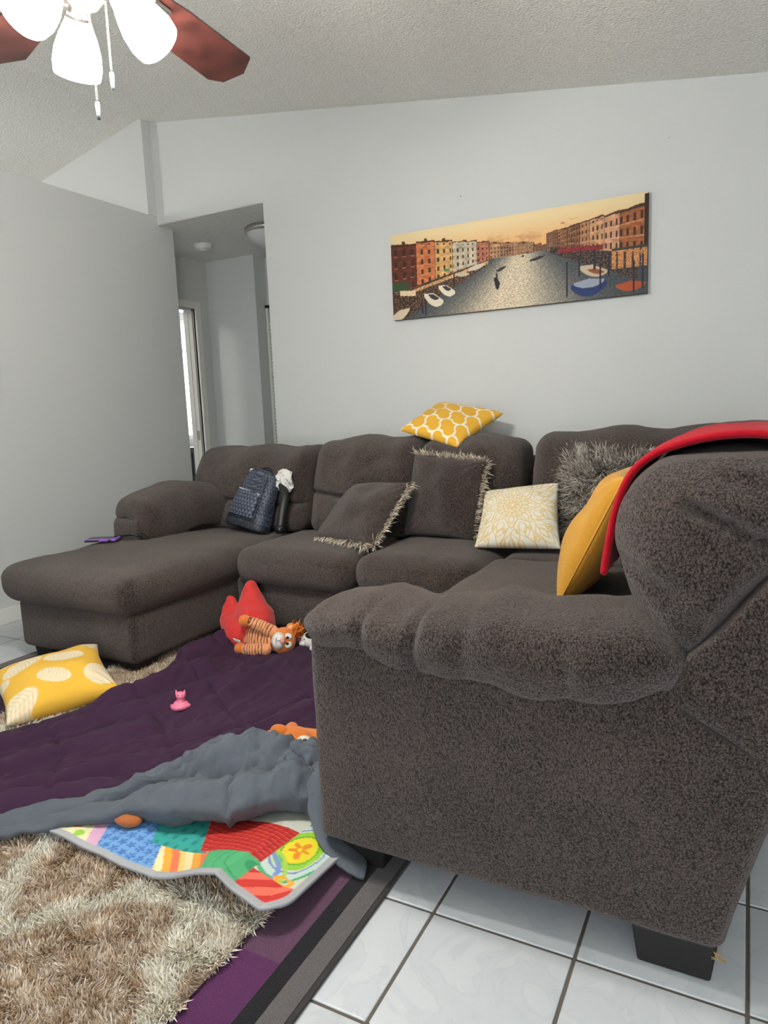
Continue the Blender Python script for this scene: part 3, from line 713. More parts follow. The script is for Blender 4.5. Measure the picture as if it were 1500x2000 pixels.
    boat(.80, .14, .065, .11, .1, (44, 60, 104)); boat(.80, .175, .055, .055, .1, (150, 158, 172)); boat(.815, .30, .05, .07, -.7, (196, 176, 150)); boat(.825, .285, .03, .03, -.7, (150, 84, 48)); boat(.945, .10, .05, .06, 0, (176, 84, 48))
    for cu, a, b in ((.72, .05, .42), (.765, .25, .46), (.84, .10, .36), (.955, .02, .34), (.985, .05, .40), (.135, .05, .22), (.15, .02, .2), (.275, .3, .45), (.82, .3, .48), (.87, .22, .42)):
        put((np.abs(u-cu) < .0035) & (v > a) & (v < b), (46, 44, 58))
    vig = 1-.10*((u-.5)**2*2)
    return lin(np.clip(C*vig[..., None], 0, 255)).reshape(-1, 3)
nu, nv = 470, 160
uu, vv = np.meshgrid(np.linspace(PX0, PX1, nu), np.linspace(PZ0, PZ1, nv), indexing='ij')
V = np.column_stack([uu.ravel(), np.full(uu.size, YB-.035), vv.ravel()])
ii, jj = np.meshgrid(np.arange(nu-1), np.arange(nv-1), indexing='ij'); a = (ii*nv+jj).ravel()
F = np.column_stack([a, a+nv, a+nv+1, a+1])
pic = empty('canvas_picture', ((PX0+PX1)/2, YB, PZ0), 'long canvas print of a canal city at sunset hung on the wall', 'picture')
mesh('printed_face', V, F, attr_mat('canvas_print', rough=.6, sheen=0, bump=.15, bscale=900), pic, False, canal_print(nu, nv))
bevel(mesh('stretcher_frame', *box(PX0, PX1, YB-.0345, YB-.002, PZ0, PZ1), plain('canvas_side', L4(70, 52, 42), .8, var=.3, bscale=20), pic, False), .002)

# ------------------------------------------------------------------ rugs
RG = (-1.9, 1.0, 0)
rug = empty('area_rug', RG, 'large flat purple area rug with black and grey border stripes', 'rug')
rx0, rx1, ry0, ry1 = -3.05, -.70, -.40, 2.56
def rugband(name, i0, i1, z, mat):
    """frame-shaped band between insets i0 and i1"""
    a = [(rx0+i0, ry0+i0), (rx1-i0, ry0+i0), (rx1-i0, ry1-i0), (rx0+i0, ry1-i0)]; b = [(rx0+i1, ry0+i1), (rx1-i1, ry0+i1), (rx1-i1, ry1-i1), (rx0+i1, ry1-i1)]
    V = [(x, y, 0.0005) for x, y in a]+[(x, y, .0005) for x, y in b]+[(x, y, z) for x, y in a]+[(x, y, z) for x, y in b]; F = []
    for k in range(4):
        l = (k+1) % 4; F += [(8+k, 8+l, 12+l, 12+k), (k, 4+k, 4+l, l), (k, l, 8+l, 8+k), (4+k, 12+k, 12+l, 4+l)]
    return mesh(name, V, F, mat, rug, False)
def pile(name, c): return plain(name, c, .95, sheen=.2, bump=.6, bscale=420, var=.18, spec=.05)
rugband('edge_binding', 0, .010, .009, pile('rug_edge', L4(58, 54, 54)))
rugband('grey_stripe', .010, .058, .011, pile('rug_grey', L4(96, 92, 92)))
rugband('black_stripe', .058, .098, .011, pile('rug_black', L4(26, 24, 29)))
rugband('mauve_stripe', .098, .26, .0108, pile('rug_mauve', L4(92, 62, 84)))
mesh('field', *box(rx0+.26, rx1-.26, ry0+.26, ry1-.26, .0005, .0105), pile('rug_purple', L4(72, 38, 74)), rug, False)
mesh('plum_block', *box(rx1-.256, rx1-.100, ry0+.3, .985, .0107, .0113), pile('rug_plum', L4(84, 38, 82)), rug, False)
# shag rug on top
sx0, sx1, sy0, sy1 = -2.46, -.905, .35, 2.58
shag = empty('shag_rug', ((sx0+sx1)/2, 1.4, .011), 'beige shag rug with cream lattice lines lying on the purple rug', 'rug')
mesh('backing', *softbox(sx0, sx1, sy0, sy1, .0115, .020, .004, .2), plain('shag_backing', L4(196, 176, 150), .95, var=.2, bscale=90), shag)
def seglist():
    L_ = [[(-1.66, 1.10), (-1.581, 1.04), (-1.546, .944), (-1.487, .852), (-1.42, .76), (-1.36, .62)], [(-1.55, .66), (-1.46, .74), (-1.394, .79), (-1.318, .884), (-1.212, 1.005), (-1.133, 1.022)], [(-1.133, 1.03), (-1.096, 1.049), (-1.037, .97), (-.975, .876), (-.92, .78), (-.89, .65)], [(-1.10, 1.04), (-.976, 1.015), (-.905, 1.03)], [(-1.0, .86), (-.93, .95)]]
    out = []
    for l in L_: out += list(zip(l[:-1], l[1:]))
    for k in range(5):      # lattice goes on beyond the part in view
        for s in (-1, 1):
            x = sx0+.15+k*.36; out.append(((x, 1.25), (x+s*.25, 2.58)))
    return out
SEG = seglist()
def shagfield(n, x0, x1, y0, y1):
    p = np.column_stack([x0+(x1-x0)*rng.random(n), y0+(y1-y0)*rng.random(n)])
    cov = np.array([(-2.20, 1.42), (-1.72, 1.16), (-1.50, 1.14), (-1.16, 1.10), (-.96, 1.13), (-.93, 1.30), (-.95, 2.55), (-2.12, 2.55), (-2.12, 1.86)])
    ins = np.zeros(n, bool); jj_ = len(cov)-1
    for ii_ in range(len(cov)):      # no pile where the mat and comforter press it flat
        xi, yi = cov[ii_]; xj, yj = cov[jj_]; cr = ((yi > p[:, 1]) != (yj > p[:, 1])) & (p[:, 0] < (xj-xi)*(p[:, 1]-yi)/(yj-yi+1e-12)+xi); ins ^= cr; jj_ = ii_
    p = p[~ins]; n = len(p)
    d = np.full(n, 9.)
    for (a, b) in SEG:
        a = np.array(a); b = np.array(b); ab = b-a; t = np.clip(((p-a)@ab)/(ab@ab), 0, 1); d = np.minimum(d, np.linalg.norm(p-(a+t[:, None]*ab), axis=1))
    d = d + .012*n2(p[:, 0], p[:, 1], 30, 4.)
    cream = np.clip((.040-d)/.018, 0, 1)[:, None]
    mottle = np.clip(.5+1.3*n2(p[:, 0], p[:, 1], 34, 8.)+.35*rng.normal(size=n), 0, 1)[:, None]
    base = lin((168, 142, 116))*(1-mottle)+lin((212, 194, 172))*mottle
    tipc = lin((206, 180, 150))*(1-mottle)+lin((246, 236, 222))*mottle
    base = base*(1-cream)+lin((222, 214, 194))*cream; tipc = tipc*(1-cream)+lin((252, 248, 236))*cream
    lean = np.column_stack([n2(p[:, 0], p[:, 1], 16, 11.), n2(p[:, 0], p[:, 1], 16, 15.), np.full(n, .55)])*np.array([1.6, 1.6, 1])
    return np.column_stack([p, np.full(n, .0195)]), lean, base, tipc
for nm, n, bx in (('pile', 200000, (-2.0, sx1+.004, sy0, 1.32)), ('pile', 42000, (sx0-.004, -1.9, 1.32, sy1)), ('pile', 30000, (-1.9, sx1, 1.32, sy1)), ('pile', 22000, (sx0, -2.0, sy0, 1.32))):
    r_, dd, bb, tt = shagfield(n, *bx)
    o = fur(r_, dd, .018, .0030, bb, tt, nm, M_fur, shag, jitter=.35, colnoise=.12); o['kind'] = 'stuff'

# ------------------------------------------------------------------ play mat
mx0, mx1, my0, my1 = -1.70, -.835, 1.035, 1.46
nmx, nmy = 250, 130
U, W = np.meshgrid(np.linspace(0, 1, nmx), np.linspace(0, 1, nmy), indexing='ij')
X = mx0+(mx1-mx0)*U; Y = my0+(my1-my0)*W
# rounded corner at x max, y min
rc = .065; ax_, ay_ = (mx1-rc), (my0+rc)
cor = (X > ax_) & (Y < ay_); dd = np.maximum(np.maximum(X-ax_, ay_-Y), 1e-6); ln = np.hypot(X-ax_, Y-ay_)
k_ = np.where(cor & (ln > 1e-6), dd/np.maximum(ln, 1e-6), 1.0)
X = np.where(cor, ax_+(X-ax_)*k_, X); Y = np.where(cor, ay_+(Y-ay_)*k_, Y)
ridge = np.where(X < -1.0, np.clip((X+1.20)/.20, 0, 1), np.clip((-.885-X)/.115, 0, 1)); ridge = ridge*ridge*(3-2*ridge)*.1+ridge*.9
fall = np.clip((1.40-Y)/.37, 0, 1)
Z = .044 + .075*ridge*fall + .026*np.clip((X+.96)/.1, 0, 1)*np.clip((1.3-Y)/.25, 0, 1) + .012*np.clip((-1.35-X)/.3, 0, 1)*np.clip((1.12-Y)/.06, 0, 1) + .002*np.sin(X*40)
Y = Y + .02*np.clip((-1.18-X)/.5, 0, 1)*(1-W)
def mat_cols():
    x = (X-mx0).ravel(); y = (Y-my0).ravel(); xs = X.ravel(); ys = Y.ravel()
    C = np.tile(np.array([206, 208, 196.]), (x.size, 1))
    def put(m, c): C[m] = c
    # patches follow slanted cells as in the print
    q = xs + .62*(ys-my0)           # slanted coordinate
    put(q < -1.44, (226, 222, 176)); put((q < -1.44) & (np.hypot((xs*14) % 1-.5, (ys*14) % 1-.5) < .26), (214, 96, 78)); put((q < -1.44) & (np.hypot((xs*14+.5) % 1-.5, (ys*14+.4) % 1-.5) < .18), (150, 196, 70))
    put((q >= -1.44) & (q < -1.40), (214, 168, 196))
    b = (q >= -1.40) & (q < -1.205); put(b, (112, 160, 212)); f = np.hypot((xs*34) % 1-.5, (ys*34) % 1-.5); an = np.arctan2((ys*34) % 1-.5, (xs*34) % 1-.5); put(b & (f < .30+.16*np.cos(5*an)) & (f > .08), (62, 110, 178))
    st = (q >= -1.205) & (q < -1.05); k = ((q+.25*(ys-my0))*42) % 4
    put(st, (240, 222, 170)); put(st & (k < 1.1), (226, 120, 84)); put(st & (k >= 1.1) & (k < 1.9), (240, 206, 120)); put(st & (k >= 2.9), (236, 168, 62))
    te = (q >= -1.24) & (q < -1.06) & (ys > my0+.10); put(te, (56, 158, 148)); put(te & (((xs*30) % 1 < .35) & ((ys*30) % 1 < .5)), (40, 132, 128))
    rd = (q >= -1.08) & (ys > my0+.11) & (ys < my0+.27) & (q < -.78); put(rd, (196, 52, 46)); put(rd & (((ys-my0)*60+xs*10) % 1 < .3), (168, 36, 40)); put(rd & (((ys-my0)*60+xs*10) % 1 > .85), (216, 90, 80))
    gr = (q >= -1.05) & (xs < -.935) & (ys < my0+.14) & ~rd; put(gr, (86, 178, 122)); put(gr & (np.abs(np.sin(((xs+.97)**2+(ys-1.12)**2)*900)) < .25), (60, 150, 100))
    cr = (xs >= -.965) & (ys >= my0+.075); put(cr, (208, 212, 190))
    cx, cy = -.925, 1.245; r = np.hypot((xs-cx), (ys-cy)*.62)
    for ro, c in ((.082, (84, 172, 120)), (.074, (196, 216, 208)), (.060, (120, 140, 190)), (.056, (208, 216, 200)), (.052, (150, 204, 60)), (.040, (104, 176, 60)), (.036, (232, 214, 50))): put(cr & (r < ro), c)
    an = np.arctan2(ys-cy, xs-cx); put(cr & (r < .017+.008*np.cos(5*an)) & (r > .005), (228, 140, 40))
    put(cr & (np.abs(np.hypot(xs+.99, ys-1.12)-.075) < .006), (120, 150, 206)); put(cr & (np.abs(np.hypot(xs+.99, ys-1.12)-.092) < .005), (170, 206, 90)); put(cr & (np.abs(np.hypot(xs+.89, (ys-1.13)*1.6)-.02) < .007), (236, 170, 60)); put(cr & (ys > 1.36), (232, 224, 170))
    r2 = (xs >= -.965) & (ys < my0+.085); put(r2, (206, 56, 50)); put(r2 & (((xs-ys)*32) % 2 < 1), (230, 112, 92))
    db = np.minimum(np.minimum(ys-my0-.02*np.clip((-1.18-xs)/.5, 0, 1), mx1-xs), 9)
    inc = (xs > ax_) & (ys < ay_); db = np.where(inc, rc-np.hypot(xs-ax_, ys-ay_), db)
    put(db < .018, (168, 170, 172))
    return lin(C)
V, F = sheet(np.stack([X, Y, Z], 2), .008); cc = mat_cols(); under = np.tile(lin((150, 152, 156)), (len(cc), 1))
pm = tag(mesh('play_mat', V, F, attr_mat('play_mat_print', rough=.45, sheen=0, bump=.1, bscale=500, spec=.4), None, True, np.vstack([cc, under]) if V[nmx*0, 2] > 0 else None, origin=(-1.3, 1.2, .03)), 'folded colourful patchwork play mat with grey edge sticking out from under comforter', 'play mat')

# ------------------------------------------------------------------ comforter
cf = empty('comforter', (-1.7, 1.8, .02), 'rumpled purple comforter with grey underside spread on the floor', 'comforter')
A_ = spline([(-2.50, .80), (-2.285, 1.34), (-2.20, 1.58), (-2.14, 1.80), (-2.17, 2.05), (-2.19, 2.25), (-2.19, 2.42), (-2.14, 2.60)], 150)
B_ = spline([(-1.93, .70), (-1.72, 1.02), (-1.50, 1.22), (-1.30, 1.38), (-1.10, 1.47), (-1.00, 1.70), (-.99, 2.15), (-1.0, 2.60)], 150)
s_ = np.linspace(0, 1, 130)
G = A_[:, None, :]*(1-s_)[None, :, None] + B_[:, None, :]*s_[None, :, None]
gx, gy = G[..., 0], G[..., 1]
T_ = np.linspace(0, 1, 150)[:, None]*np.ones((1, 130)); S_ = np.ones((150, 1))*s_[None, :]
# folds run along the cloth (t direction), a few cross
w1_ = n2(S_*9, T_*3.0, 1.0, 1.); w2_ = n2(gx*14, gy*14, 1.0, 2.); w3_ = n2(S_*24, T_*7, 1.0, 5.)
fold = lambda s0, t0, t1, amp, w, sl: amp*np.exp(-((S_-s0-sl*(T_-t0))/w)**2)*np.clip((T_-t0)/.08, 0, 1)*np.clip((t1-T_)/.08, 0, 1)
rg = 1-np.abs(n2(S_*13+2*gy, T_*4.5+gx, 1.0, 7.))*2.4; rg2 = 1-np.abs(n2(gx*9-gy*5, gy*7+gx*9, 1.0, 9.))*2.6
hz = .050 + .010*w1_ + .006*w2_ + .004*w3_ + .007*np.clip(rg, 0, 1)**2 + .006*np.clip(rg2, 0, 1)**3
for f in ((.10, .30, .75, .045, .05, .25), (.28, .35, .80, .030, .035, .15), (.20, .0, .5, .022, .04, .1), (.50, .05, .45, .018, .05, -.2), (.72, .0, .40, .020, .05, .0), (.05, .55, .95, .05, .06, .0), (.40, .55, .98, .016, .04, -.1), (.65, .5, .95, .014, .03, .15), (.85, .55, .95, .012, .03, -.05), (.90, .02, .35, .03, .06, .0)): hz = hz + 1.45*fold(*f)
# stitched quilt lines
for t0 in (.22, .42, .60, .78): hz = hz - .013*np.exp(-((T_-t0-.02*np.sin(S_*5))/.008)**2)
for s0 in (.30, .62): hz = hz - .012*np.exp(-((S_-s0-.015*np.sin(T_*9))/.008)**2)
edge = np.clip(np.minimum(np.minimum(S_, 1-S_)/.05, np.minimum(T_, 1-T_)/.03), 0, 1); hz = .034 + (hz-.034)*np.sqrt(edge)
V, F = sheet(np.stack([gx, gy, hz], 2), .012)
M_pur = plain('comforter_purple', L4(54, 31, 54), .8, sheen=.05, bump=.25, bscale=500, spec=.15)
M_gry = plain('comforter_grey', L4(84, 90, 98), .8, sheen=.1, bump=.25, bscale=500, spec=.15)
mesh('purple_side', V, F, M_pur, cf)
# grey underside folded over: cross sections from back foot over a ridge to a front roll
SEC = [  # each: back foot, ridge, slope, valley, roll top, roll front, roll under
 [(-2.00, .82, .045), (-1.965, .76, .062), (-1.94, .73, .064), (-1.915, .705, .058), (-1.90, .69, .056), (-1.885, .675, .05), (-1.89, .68, .042)],
 [(-1.76, 1.06, .055), (-1.73, 1.03, .070), (-1.715, 1.01, .068), (-1.70, .995, .062), (-1.69, .98, .062), (-1.68, .97, .052), (-1.685, .975, .044)],
 [(-1.58, 1.25, .06), (-1.555, 1.21, .085), (-1.54, 1.185, .082), (-1.53, 1.165, .070), (-1.515, 1.145, .085), (-1.50, 1.12, .070), (-1.505, 1.13, .05)],
 [(-1.50, 1.38, .07), (-1.44, 1.325, .125), (-1.415, 1.30, .115), (-1.40, 1.275, .085), (-1.375, 1.225, .125), (-1.35, 1.175, .095), (-1.36, 1.20, .055)],
 [(-1.43, 1.54, .07), (-1.345, 1.43, .166), (-1.32, 1.395, .146), (-1.29, 1.345, .105), (-1.26, 1.275, .150), (-1.23, 1.205, .105), (-1.25, 1.24, .055)],
 [(-1.30, 1.60, .06), (-1.225, 1.475, .190), (-1.20, 1.435, .172), (-1.17, 1.385, .125), (-1.145, 1.33, .160), (-1.11, 1.255, .110), (-1.13, 1.29, .06)],
 [(-1.17, 1.62, .06), (-1.115, 1.50, .180), (-1.085, 1.465, .165), (-1.065, 1.43, .125), (-1.05, 1.405, .165), (-1.025, 1.345, .115), (-1.045, 1.38, .06)],
 [(-1.05, 1.60, .06), (-1.02, 1.51, .165), (-1.0, 1.48, .165), (-.985, 1.45, .13), (-.97, 1.43, .14), (-.955, 1.38, .11), (-.97, 1.41, .06)],
 [(-.96, 1.54, .05), (-.95, 1.49, .105), (-.94, 1.47, .115), (-.93, 1.44, .10), (-.925, 1.42, .10), (-.915, 1.395, .085), (-.92, 1.41, .05)],
]
S2 = np.array([spline(s, 60) for s in SEC]); G = np.stack([spline(S2[:, j], 170) for j in range(60)], 1)
w = wrinkle(G.reshape(-1, 3), .014, 11, 2.0).reshape(G.shape); w = wrinkle(w.reshape(-1, 3), .005, 24, 6.0).reshape(G.shape)
ti, bi = np.meshgrid(np.linspace(0, 1, 170), np.linspace(0, 1, 60), indexing='ij')
rdg = np.clip(1-np.abs(n2(ti*11+bi*2.5, bi*3-ti*2, 1., 3.))*3.0, 0, 1)**2; rdg2 = np.clip(1-np.abs(n2(ti*20-bi*5, bi*5+ti*4, 1., 8.))*3.0, 0, 1)**2
w[..., 2] += (.020*rdg+.010*rdg2)*np.clip(bi*6, 0, 1)*np.clip((ti-.2)*4, 0, 1)*(1-.6*(bi > .62))
# radiating creases from the right end
tt = np.linspace(0, 1, 170)[:, None]*np.ones((1, 60)); bb = np.ones((170, 1))*np.linspace(0, 1, 60)[None]
w[..., 2] += .008*np.sin(tt*46+bb*7)*np.exp(-((tt-.82)/.14)**2)*np.clip(bb*4, 0, 1)
for t0 in (.55, .80): w[..., 2] -= .014*np.exp(-((tt-t0-.05*bb)/.008)**2)*(bb > .5)
w[..., 2] = np.maximum(w[..., 2], .046)
V, F = sheet(w, .010); mesh('grey_fold', V, F, M_gry, cf, part_label='grey underside folded over')
TAIL = [[(-1.06, 1.47, .165), (-1.03, 1.50, .165), (-.985, 1.53, .14), (-.95, 1.55, .10)], [(-1.00, 1.40, .135), (-.975, 1.42, .15), (-.945, 1.44, .12), (-.925, 1.46, .07)], [(-.955, 1.335, .09), (-.935, 1.35, .095), (-.915, 1.37, .085), (-.90, 1.40, .06)], [(-.895, 1.285, .066), (-.882, 1.30, .068), (-.875, 1.33, .062), (-.875, 1.36, .05)], [(-.83, 1.262, .038), (-.825, 1.28, .044), (-.825, 1.31, .045), (-.83, 1.35, .04)], [(-.765, 1.268, .020), (-.765, 1.28, .024), (-.77, 1.295, .026), (-.78, 1.315, .024)]]
S2 = np.array([spline(s, 30) for s in TAIL]); G = np.stack([spline(S2[:, j], 60) for j in range(30)], 1)
w = wrinkle(G.reshape(-1, 3), .005, 22, 4.0).reshape(G.shape); w[..., 2] = np.maximum(w[..., 2], .018)
V, F = sheet(w, .007); mesh('grey_corner', V, F, M_gry, cf, part_label='grey corner trailing under the sofa arm')

# ------------------------------------------------------------------ throw pillows
def nrm(C): 
    C = np.array(C, float); n = np.cross(C[1]-C[0], C[3]-C[0]); return n/np.linalg.norm(n)
def grow(C, k, push=0.0):
    C = np.array(C, float); c = C.mean(0); return c+(C-c)*k + nrm(C)*push
def thing_pillow(name, label, C, T, mat, colf=None, seed=0., n=70, pinch=.07, group='throw pillows', wr=.006, power=.42):
    C = np.array(C, float); base = C.mean(0); base[2] = C[:, 2].min()
    e = empty(name, tuple(base), label, 'pillow', group)
    V, F, cols, N = pillow(C, T, n, pinch, colf, wr, 7.0, seed, power)
    mesh('cover', V, F, mat, e, True, cols)
    return e, V, N
def edge_fringe(e, C, edges, pinch, n, length, width, base, tip, T):
    C = np.array(C); N = nrm(C); c = C.mean(0); R_, D_ = [], []
    for (a, b) in edges:
        t = rng.random(n); mid = 4*t*(1-t)*pinch*.5
        p = C[a]*(1-t)[:, None]+C[b]*t[:, None]; p = p+(c-p)*mid[:, None]*1.0
        ed = (C[b]-C[a])/np.linalg.norm(C[b]-C[a]); out = np.cross(ed, N); out *= np.sign(out@((C[a]+C[b])/2-c))
        R_.append(p + N*(rng.normal(size=n)*.006)[:, None] - out*.006); D_.append(np.tile(out, (n, 1)) + .25*N + .25*ed)
    o = fur(np.vstack(R_), np.vstack(D_), length, width, base, tip, 'fur_trim', M_fur, e, jitter=.38, droop=.25, colnoise=.3); o['kind'] = 'stuff'
    o['label'] = 'shaggy grey and cream fur trim'
def quat(U, W):
    p = U*1.9+.25; q = W*1.9+.15
    tri = lambda x: np.abs((x % 1)-.5)*4-1
    wav = lambda x: np.sign(np.sin(2*PI*x))*np.abs(np.sin(2*PI*x))**.6
    d1 = np.abs(((p+.11*wav(q)) % 1)-.5); d2 = np.abs(((q+.11*wav(p)) % 1)-.5)
    k = np.clip((.075-np.minimum(d1, d2))/.03, 0, 1)[..., None]
    return lin((228, 174, 56))*(1-k)+lin((240, 232, 212))*k
C = grow([[-1.644, 3.343, .999], [-1.277, 3.223, .912], [-1.156, 3.58, 1.064], [-1.555, 3.66, 1.135]], 1.02, .0)
thing_pillow('throw_pillow', 'yellow pillow with white trellis pattern lying on top of the sofa back', C, .062, M_attr, quat, 1.0, 110, .09)
M_brown = chenille('pillow_chenille', L4(16, 12, 11), L4(90, 78, 73), 400.0)
fb, ft_ = lin((140, 124, 108)), lin((244, 232, 210))
C = [[-1.897, 2.84, .487], [-1.496, 2.722, .490], [-1.425, 3.00, .752], [-1.815, 3.115, .722]]
e, V, N = thing_pillow('throw_pillow', 'brown chenille pillow slumped on the seat with fur-trimmed lower edge', C, .085, M_brown, None, 2.0, 60, .05)
edge_fringe(e, C, ((0, 1), (1, 2)), .05, 420, .034, .0045, fb, ft_, .08)
C = [[-1.515, 3.075, .480], [-1.125, 3.02, .480], [-1.088, 3.125, .850], [-1.485, 3.175, .885]]
e, V, N = thing_pillow('throw_pillow', 'upright brown chenille pillow with fur-trimmed top and side', C, .080, M_brown, None, 3.0, 60, .04)
edge_fringe(e, C, ((2, 3), (1, 2)), .04, 420, .036, .0045, fb*.8, ft_*.85, .08)
def mandala(U, W):
    x, y = U+.10, W-.05; r = np.hypot(x, y)*1.0; th = np.arctan2(y, x); d = np.full(U.shape, 9.)
    def ring(ro): return np.abs(r-ro)
    def petal(n, r0, r1, ph, wd):
        a = ((th*n/(2*PI)+ph) % 1-.5)*2*PI/n; t = np.clip((r-r0)/(r1-r0), 0, 1); w = wd*np.sin(PI*t**.8)
        k = np.abs(np.abs(a*r)-w*(r1-r0)); return np.where((r > r0-.01) & (r < r1+.01), k, 9.)
    for q in (ring(.06), ring(.24), petal(8, .06, .22, 0, .28), petal(8, .09, .18, .5, .3), petal(16, .24, .42, 0, .35), petal(8, .28, .72, .5, .34), petal(8, .38, .62, .5, .28), petal(8, .50, 1.0, 0, .42), petal(8, .58, .88, 0, .32), petal(16, .74, 1.15, .25, .26), petal(8, .86, 1.4, .5, .34), petal(16, .98, 1.5, 0, .2), petal(8, .95, 1.25, .5, .22)): d = np.minimum(d, q)
    for k in range(16):
        a = 2*PI*(k+.5)/16
        for rr in (.80, 1.12): d = np.minimum(d, np.abs(np.hypot(x-rr*math.cos(a), y-rr*math.sin(a))-.045))
    k = np.clip((.022-d)/.014, 0, 1)[..., None]*.75
    return lin((224, 220, 206))*(1-k)+lin((214, 176, 84))*k
C = [[-1.057, 2.846, .488], [-.680, 2.87, .497], [-.752, 3.14, .745], [-1.10, 3.12, .702]]
thing_pillow('throw_pillow', 'white pillow printed with a yellow mandala, in the sofa corner', C, .070, M_attr, mandala, 4.0, 130, .05)
C = [[-.76, 3.155, .50], [-.385, 3.02, .50], [-.375, 3.205, .862], [-.775, 3.29, .884]]
e, V, N = thing_pillow('throw_pillow', 'long-haired grey fur pillow in the sofa corner', C, .075, plain('fur_backing', L4(70, 64, 60), .95), None, 5.0, 50, .04)
n_ = 50; idx = rng.integers(0, n_*n_, 14000); roots = V[idx]+rng.normal(size=(14000, 3))*.006
uu, vv = (idx//n_)/(n_-1)*2-1, (idx % n_)/(n_-1)*2-1
Cx = np.array(C); eu = Cx[1]-Cx[0]; eu /= np.linalg.norm(eu); ev = Cx[3]-Cx[0]; ev /= np.linalg.norm(ev)
swirl = np.column_stack([n2(uu, vv, 3.2, 1.), n2(uu, vv, 3.2, 9.)])
dirs = N*.55 + eu*(uu*.9+swirl[:, 0]*1.5)[:, None] + ev*(vv*.9+swirl[:, 1]*1.5)[:, None]
mixn = np.clip(.35+.9*n2(uu, vv, 7, 3.)+.35*rng.normal(size=14000), 0, 1)[:, None]
o = fur(roots, dirs, .055, .0048, lin((70, 63, 58))*(1-mixn)+lin((150, 139, 128))*mixn, lin((160, 150, 138))*(1-mixn)+lin((250, 244, 232))*mixn, 'long_fur', M_fur, e, jitter=.22, droop=.3, colnoise=.2); o['kind'] = 'stuff'
M_yel = plain('mustard_weave', L4(202, 148, 54), .85, sheen=.2, bump=.5, bscale=520, var=.12, spec=.1)
C = [[-.51, 2.52, .488], [-.497, 2.06, .495], [-.305, 2.06, .888], [-.315, 2.52, .885]]
e, V, N = thing_pillow('throw_pillow', 'plain mustard yellow pillow leaning on the right back cushion', C, .095, M_yel, None, 6.0, 60, .05, wr=.008)
sm = [np.array(C[1])*(1-t)+np.array(C[2])*t for t in np.linspace(0.02, .98, 24)]; cc_ = np.array(C).mean(0)
sm = [p+(cc_-p)*(.05*4*t*(1-t)*.5)+np.array([0, -.002, 0]) for p, t in zip(sm, np.linspace(.02, .98, 24))]
mesh('seam_piping', *tube(sm, .0035, 8), plain('mustard_piping', L4(204, 148, 46), .8), e)
LEAVES = [(-.50, .45, .42, .24, .35), (.28, .30, .40, .25, -.15), (.86, .86, .34, .20, -1.0), (-.05, -.42, .34, .22, -.5), (.80, -.55, .38, .30, .9), (-.80, -.78, .42, .30, .3), (-.42, 1.0, .40, .16, .3), (.35, .98, .42, .12, .1), (-1.0, .1, .2, .16, .4)]
def leaves(U, W):
    k = np.zeros(U.shape)
    for (cu, cv, a, b, an) in LEAVES:
        x = (U-cu)*math.cos(an)+(W-cv)*math.sin(an); y = -(U-cu)*math.sin(an)+(W-cv)*math.cos(an)
        ell = (x/a)**2+(y/b)**2; line = ((x/a*5.0+np.abs(y)/b*1.6) % 1)
        m = np.clip((1-ell)/.10, 0, 1)*np.where(line < .68, 1, .45); k = np.maximum(k, m)
    return lin((234, 184, 66))*(1-k[..., None])+lin((232, 222, 196))*k[..., None]
C = [[-2.300, 1.415, .050], [-2.120, 1.775, .070], [-2.470, 1.965, .150], [-2.68, 1.60, .105]]
thing_pillow('throw_pillow', 'yellow pillow with white leaf prints lying on the rug before the chaise', C, .085, M_attr, leaves, 8.0, 120, .10)

# ------------------------------------------------------------------ red blanket over the sofa back
prof = spline([(-.262, .742), (-.256, .80), (-.240, .88), (-.214, .948), (-.160, .997), (-.075, 1.024), (.03, 1.030), (.125, 1.007), (.20, .955), (.225, .88), (.235, .80)], 80)
ys = np.linspace(1.50, 1.99, 40)
G = np.zeros((80, 40, 3))
for j, y in enumerate(ys):
    G[:, j, 0] = prof[:, 0]; G[:, j, 1] = y + .02*np.sin(np.linspace(0, 5, 80)) - .04*np.linspace(0, 1, 80)*(j < 20); G[:, j, 2] = prof[:, 1]
w = G.copy(); w[..., 2] += .006*n2(G[..., 0]*9, G[..., 1]*9, 1., 3.)+.004*np.sin(G[..., 1]*60+G[..., 0]*14)*np.clip((prof[:, 1]-.96)/.03, 0, 1)[:, None]
w[..., 0] += .004*n2(G[..., 1]*14, G[..., 2]*9, 1., 5.)
M_red = plain('red_fleece', L4(166, 16, 32), .9, sheen=.1, bump=.4, bscale=380, var=.1, spec=.1)
bk = empty('blanket', (-.02, 1.75, .74), 'red fleece blanket draped over the back of the near sofa end', 'blanket')
V, F = sheet(w, .010); mesh('fleece', V, F, M_red, bk)
hem = spline(w[:, 0], 60); mesh('folded_hem', *tube(hem, .0085, 10), M_red, bk)

# ------------------------------------------------------------------ backpack and cloth on the chaise
bp_ = empty('backpack', (-2.47, 3.02, .48), 'small navy patterned backpack leaning against the sofa back on chaise', 'backpack')
def rrect(w, d, n=120, p=4.0):
    a = np.linspace(0, 2*PI, n, endpoint=False); c, s = np.cos(a), np.sin(a)
    return np.column_stack([np.sign(c)*np.abs(c)**(2/p)*w/2, np.sign(s)*np.abs(s)**(2/p)*d/2])
rings = []; cols = []
ts = np.concatenate([[0, .005, .015, .03], np.linspace(.06, .9, 60), [.93, .955, .975, .99, 1.0]])
cb, ct = np.array([-2.465, 3.012, .480]), np.array([-2.395, 3.135, .800])
axis = (ct-cb)/np.linalg.norm(ct-cb); ux = np.array([.985, -.10, -.17]); ux -= axis*(ux@axis); ux /= np.linalg.norm(ux); uy = np.cross(axis, ux)
Hh = np.linalg.norm(ct-cb)
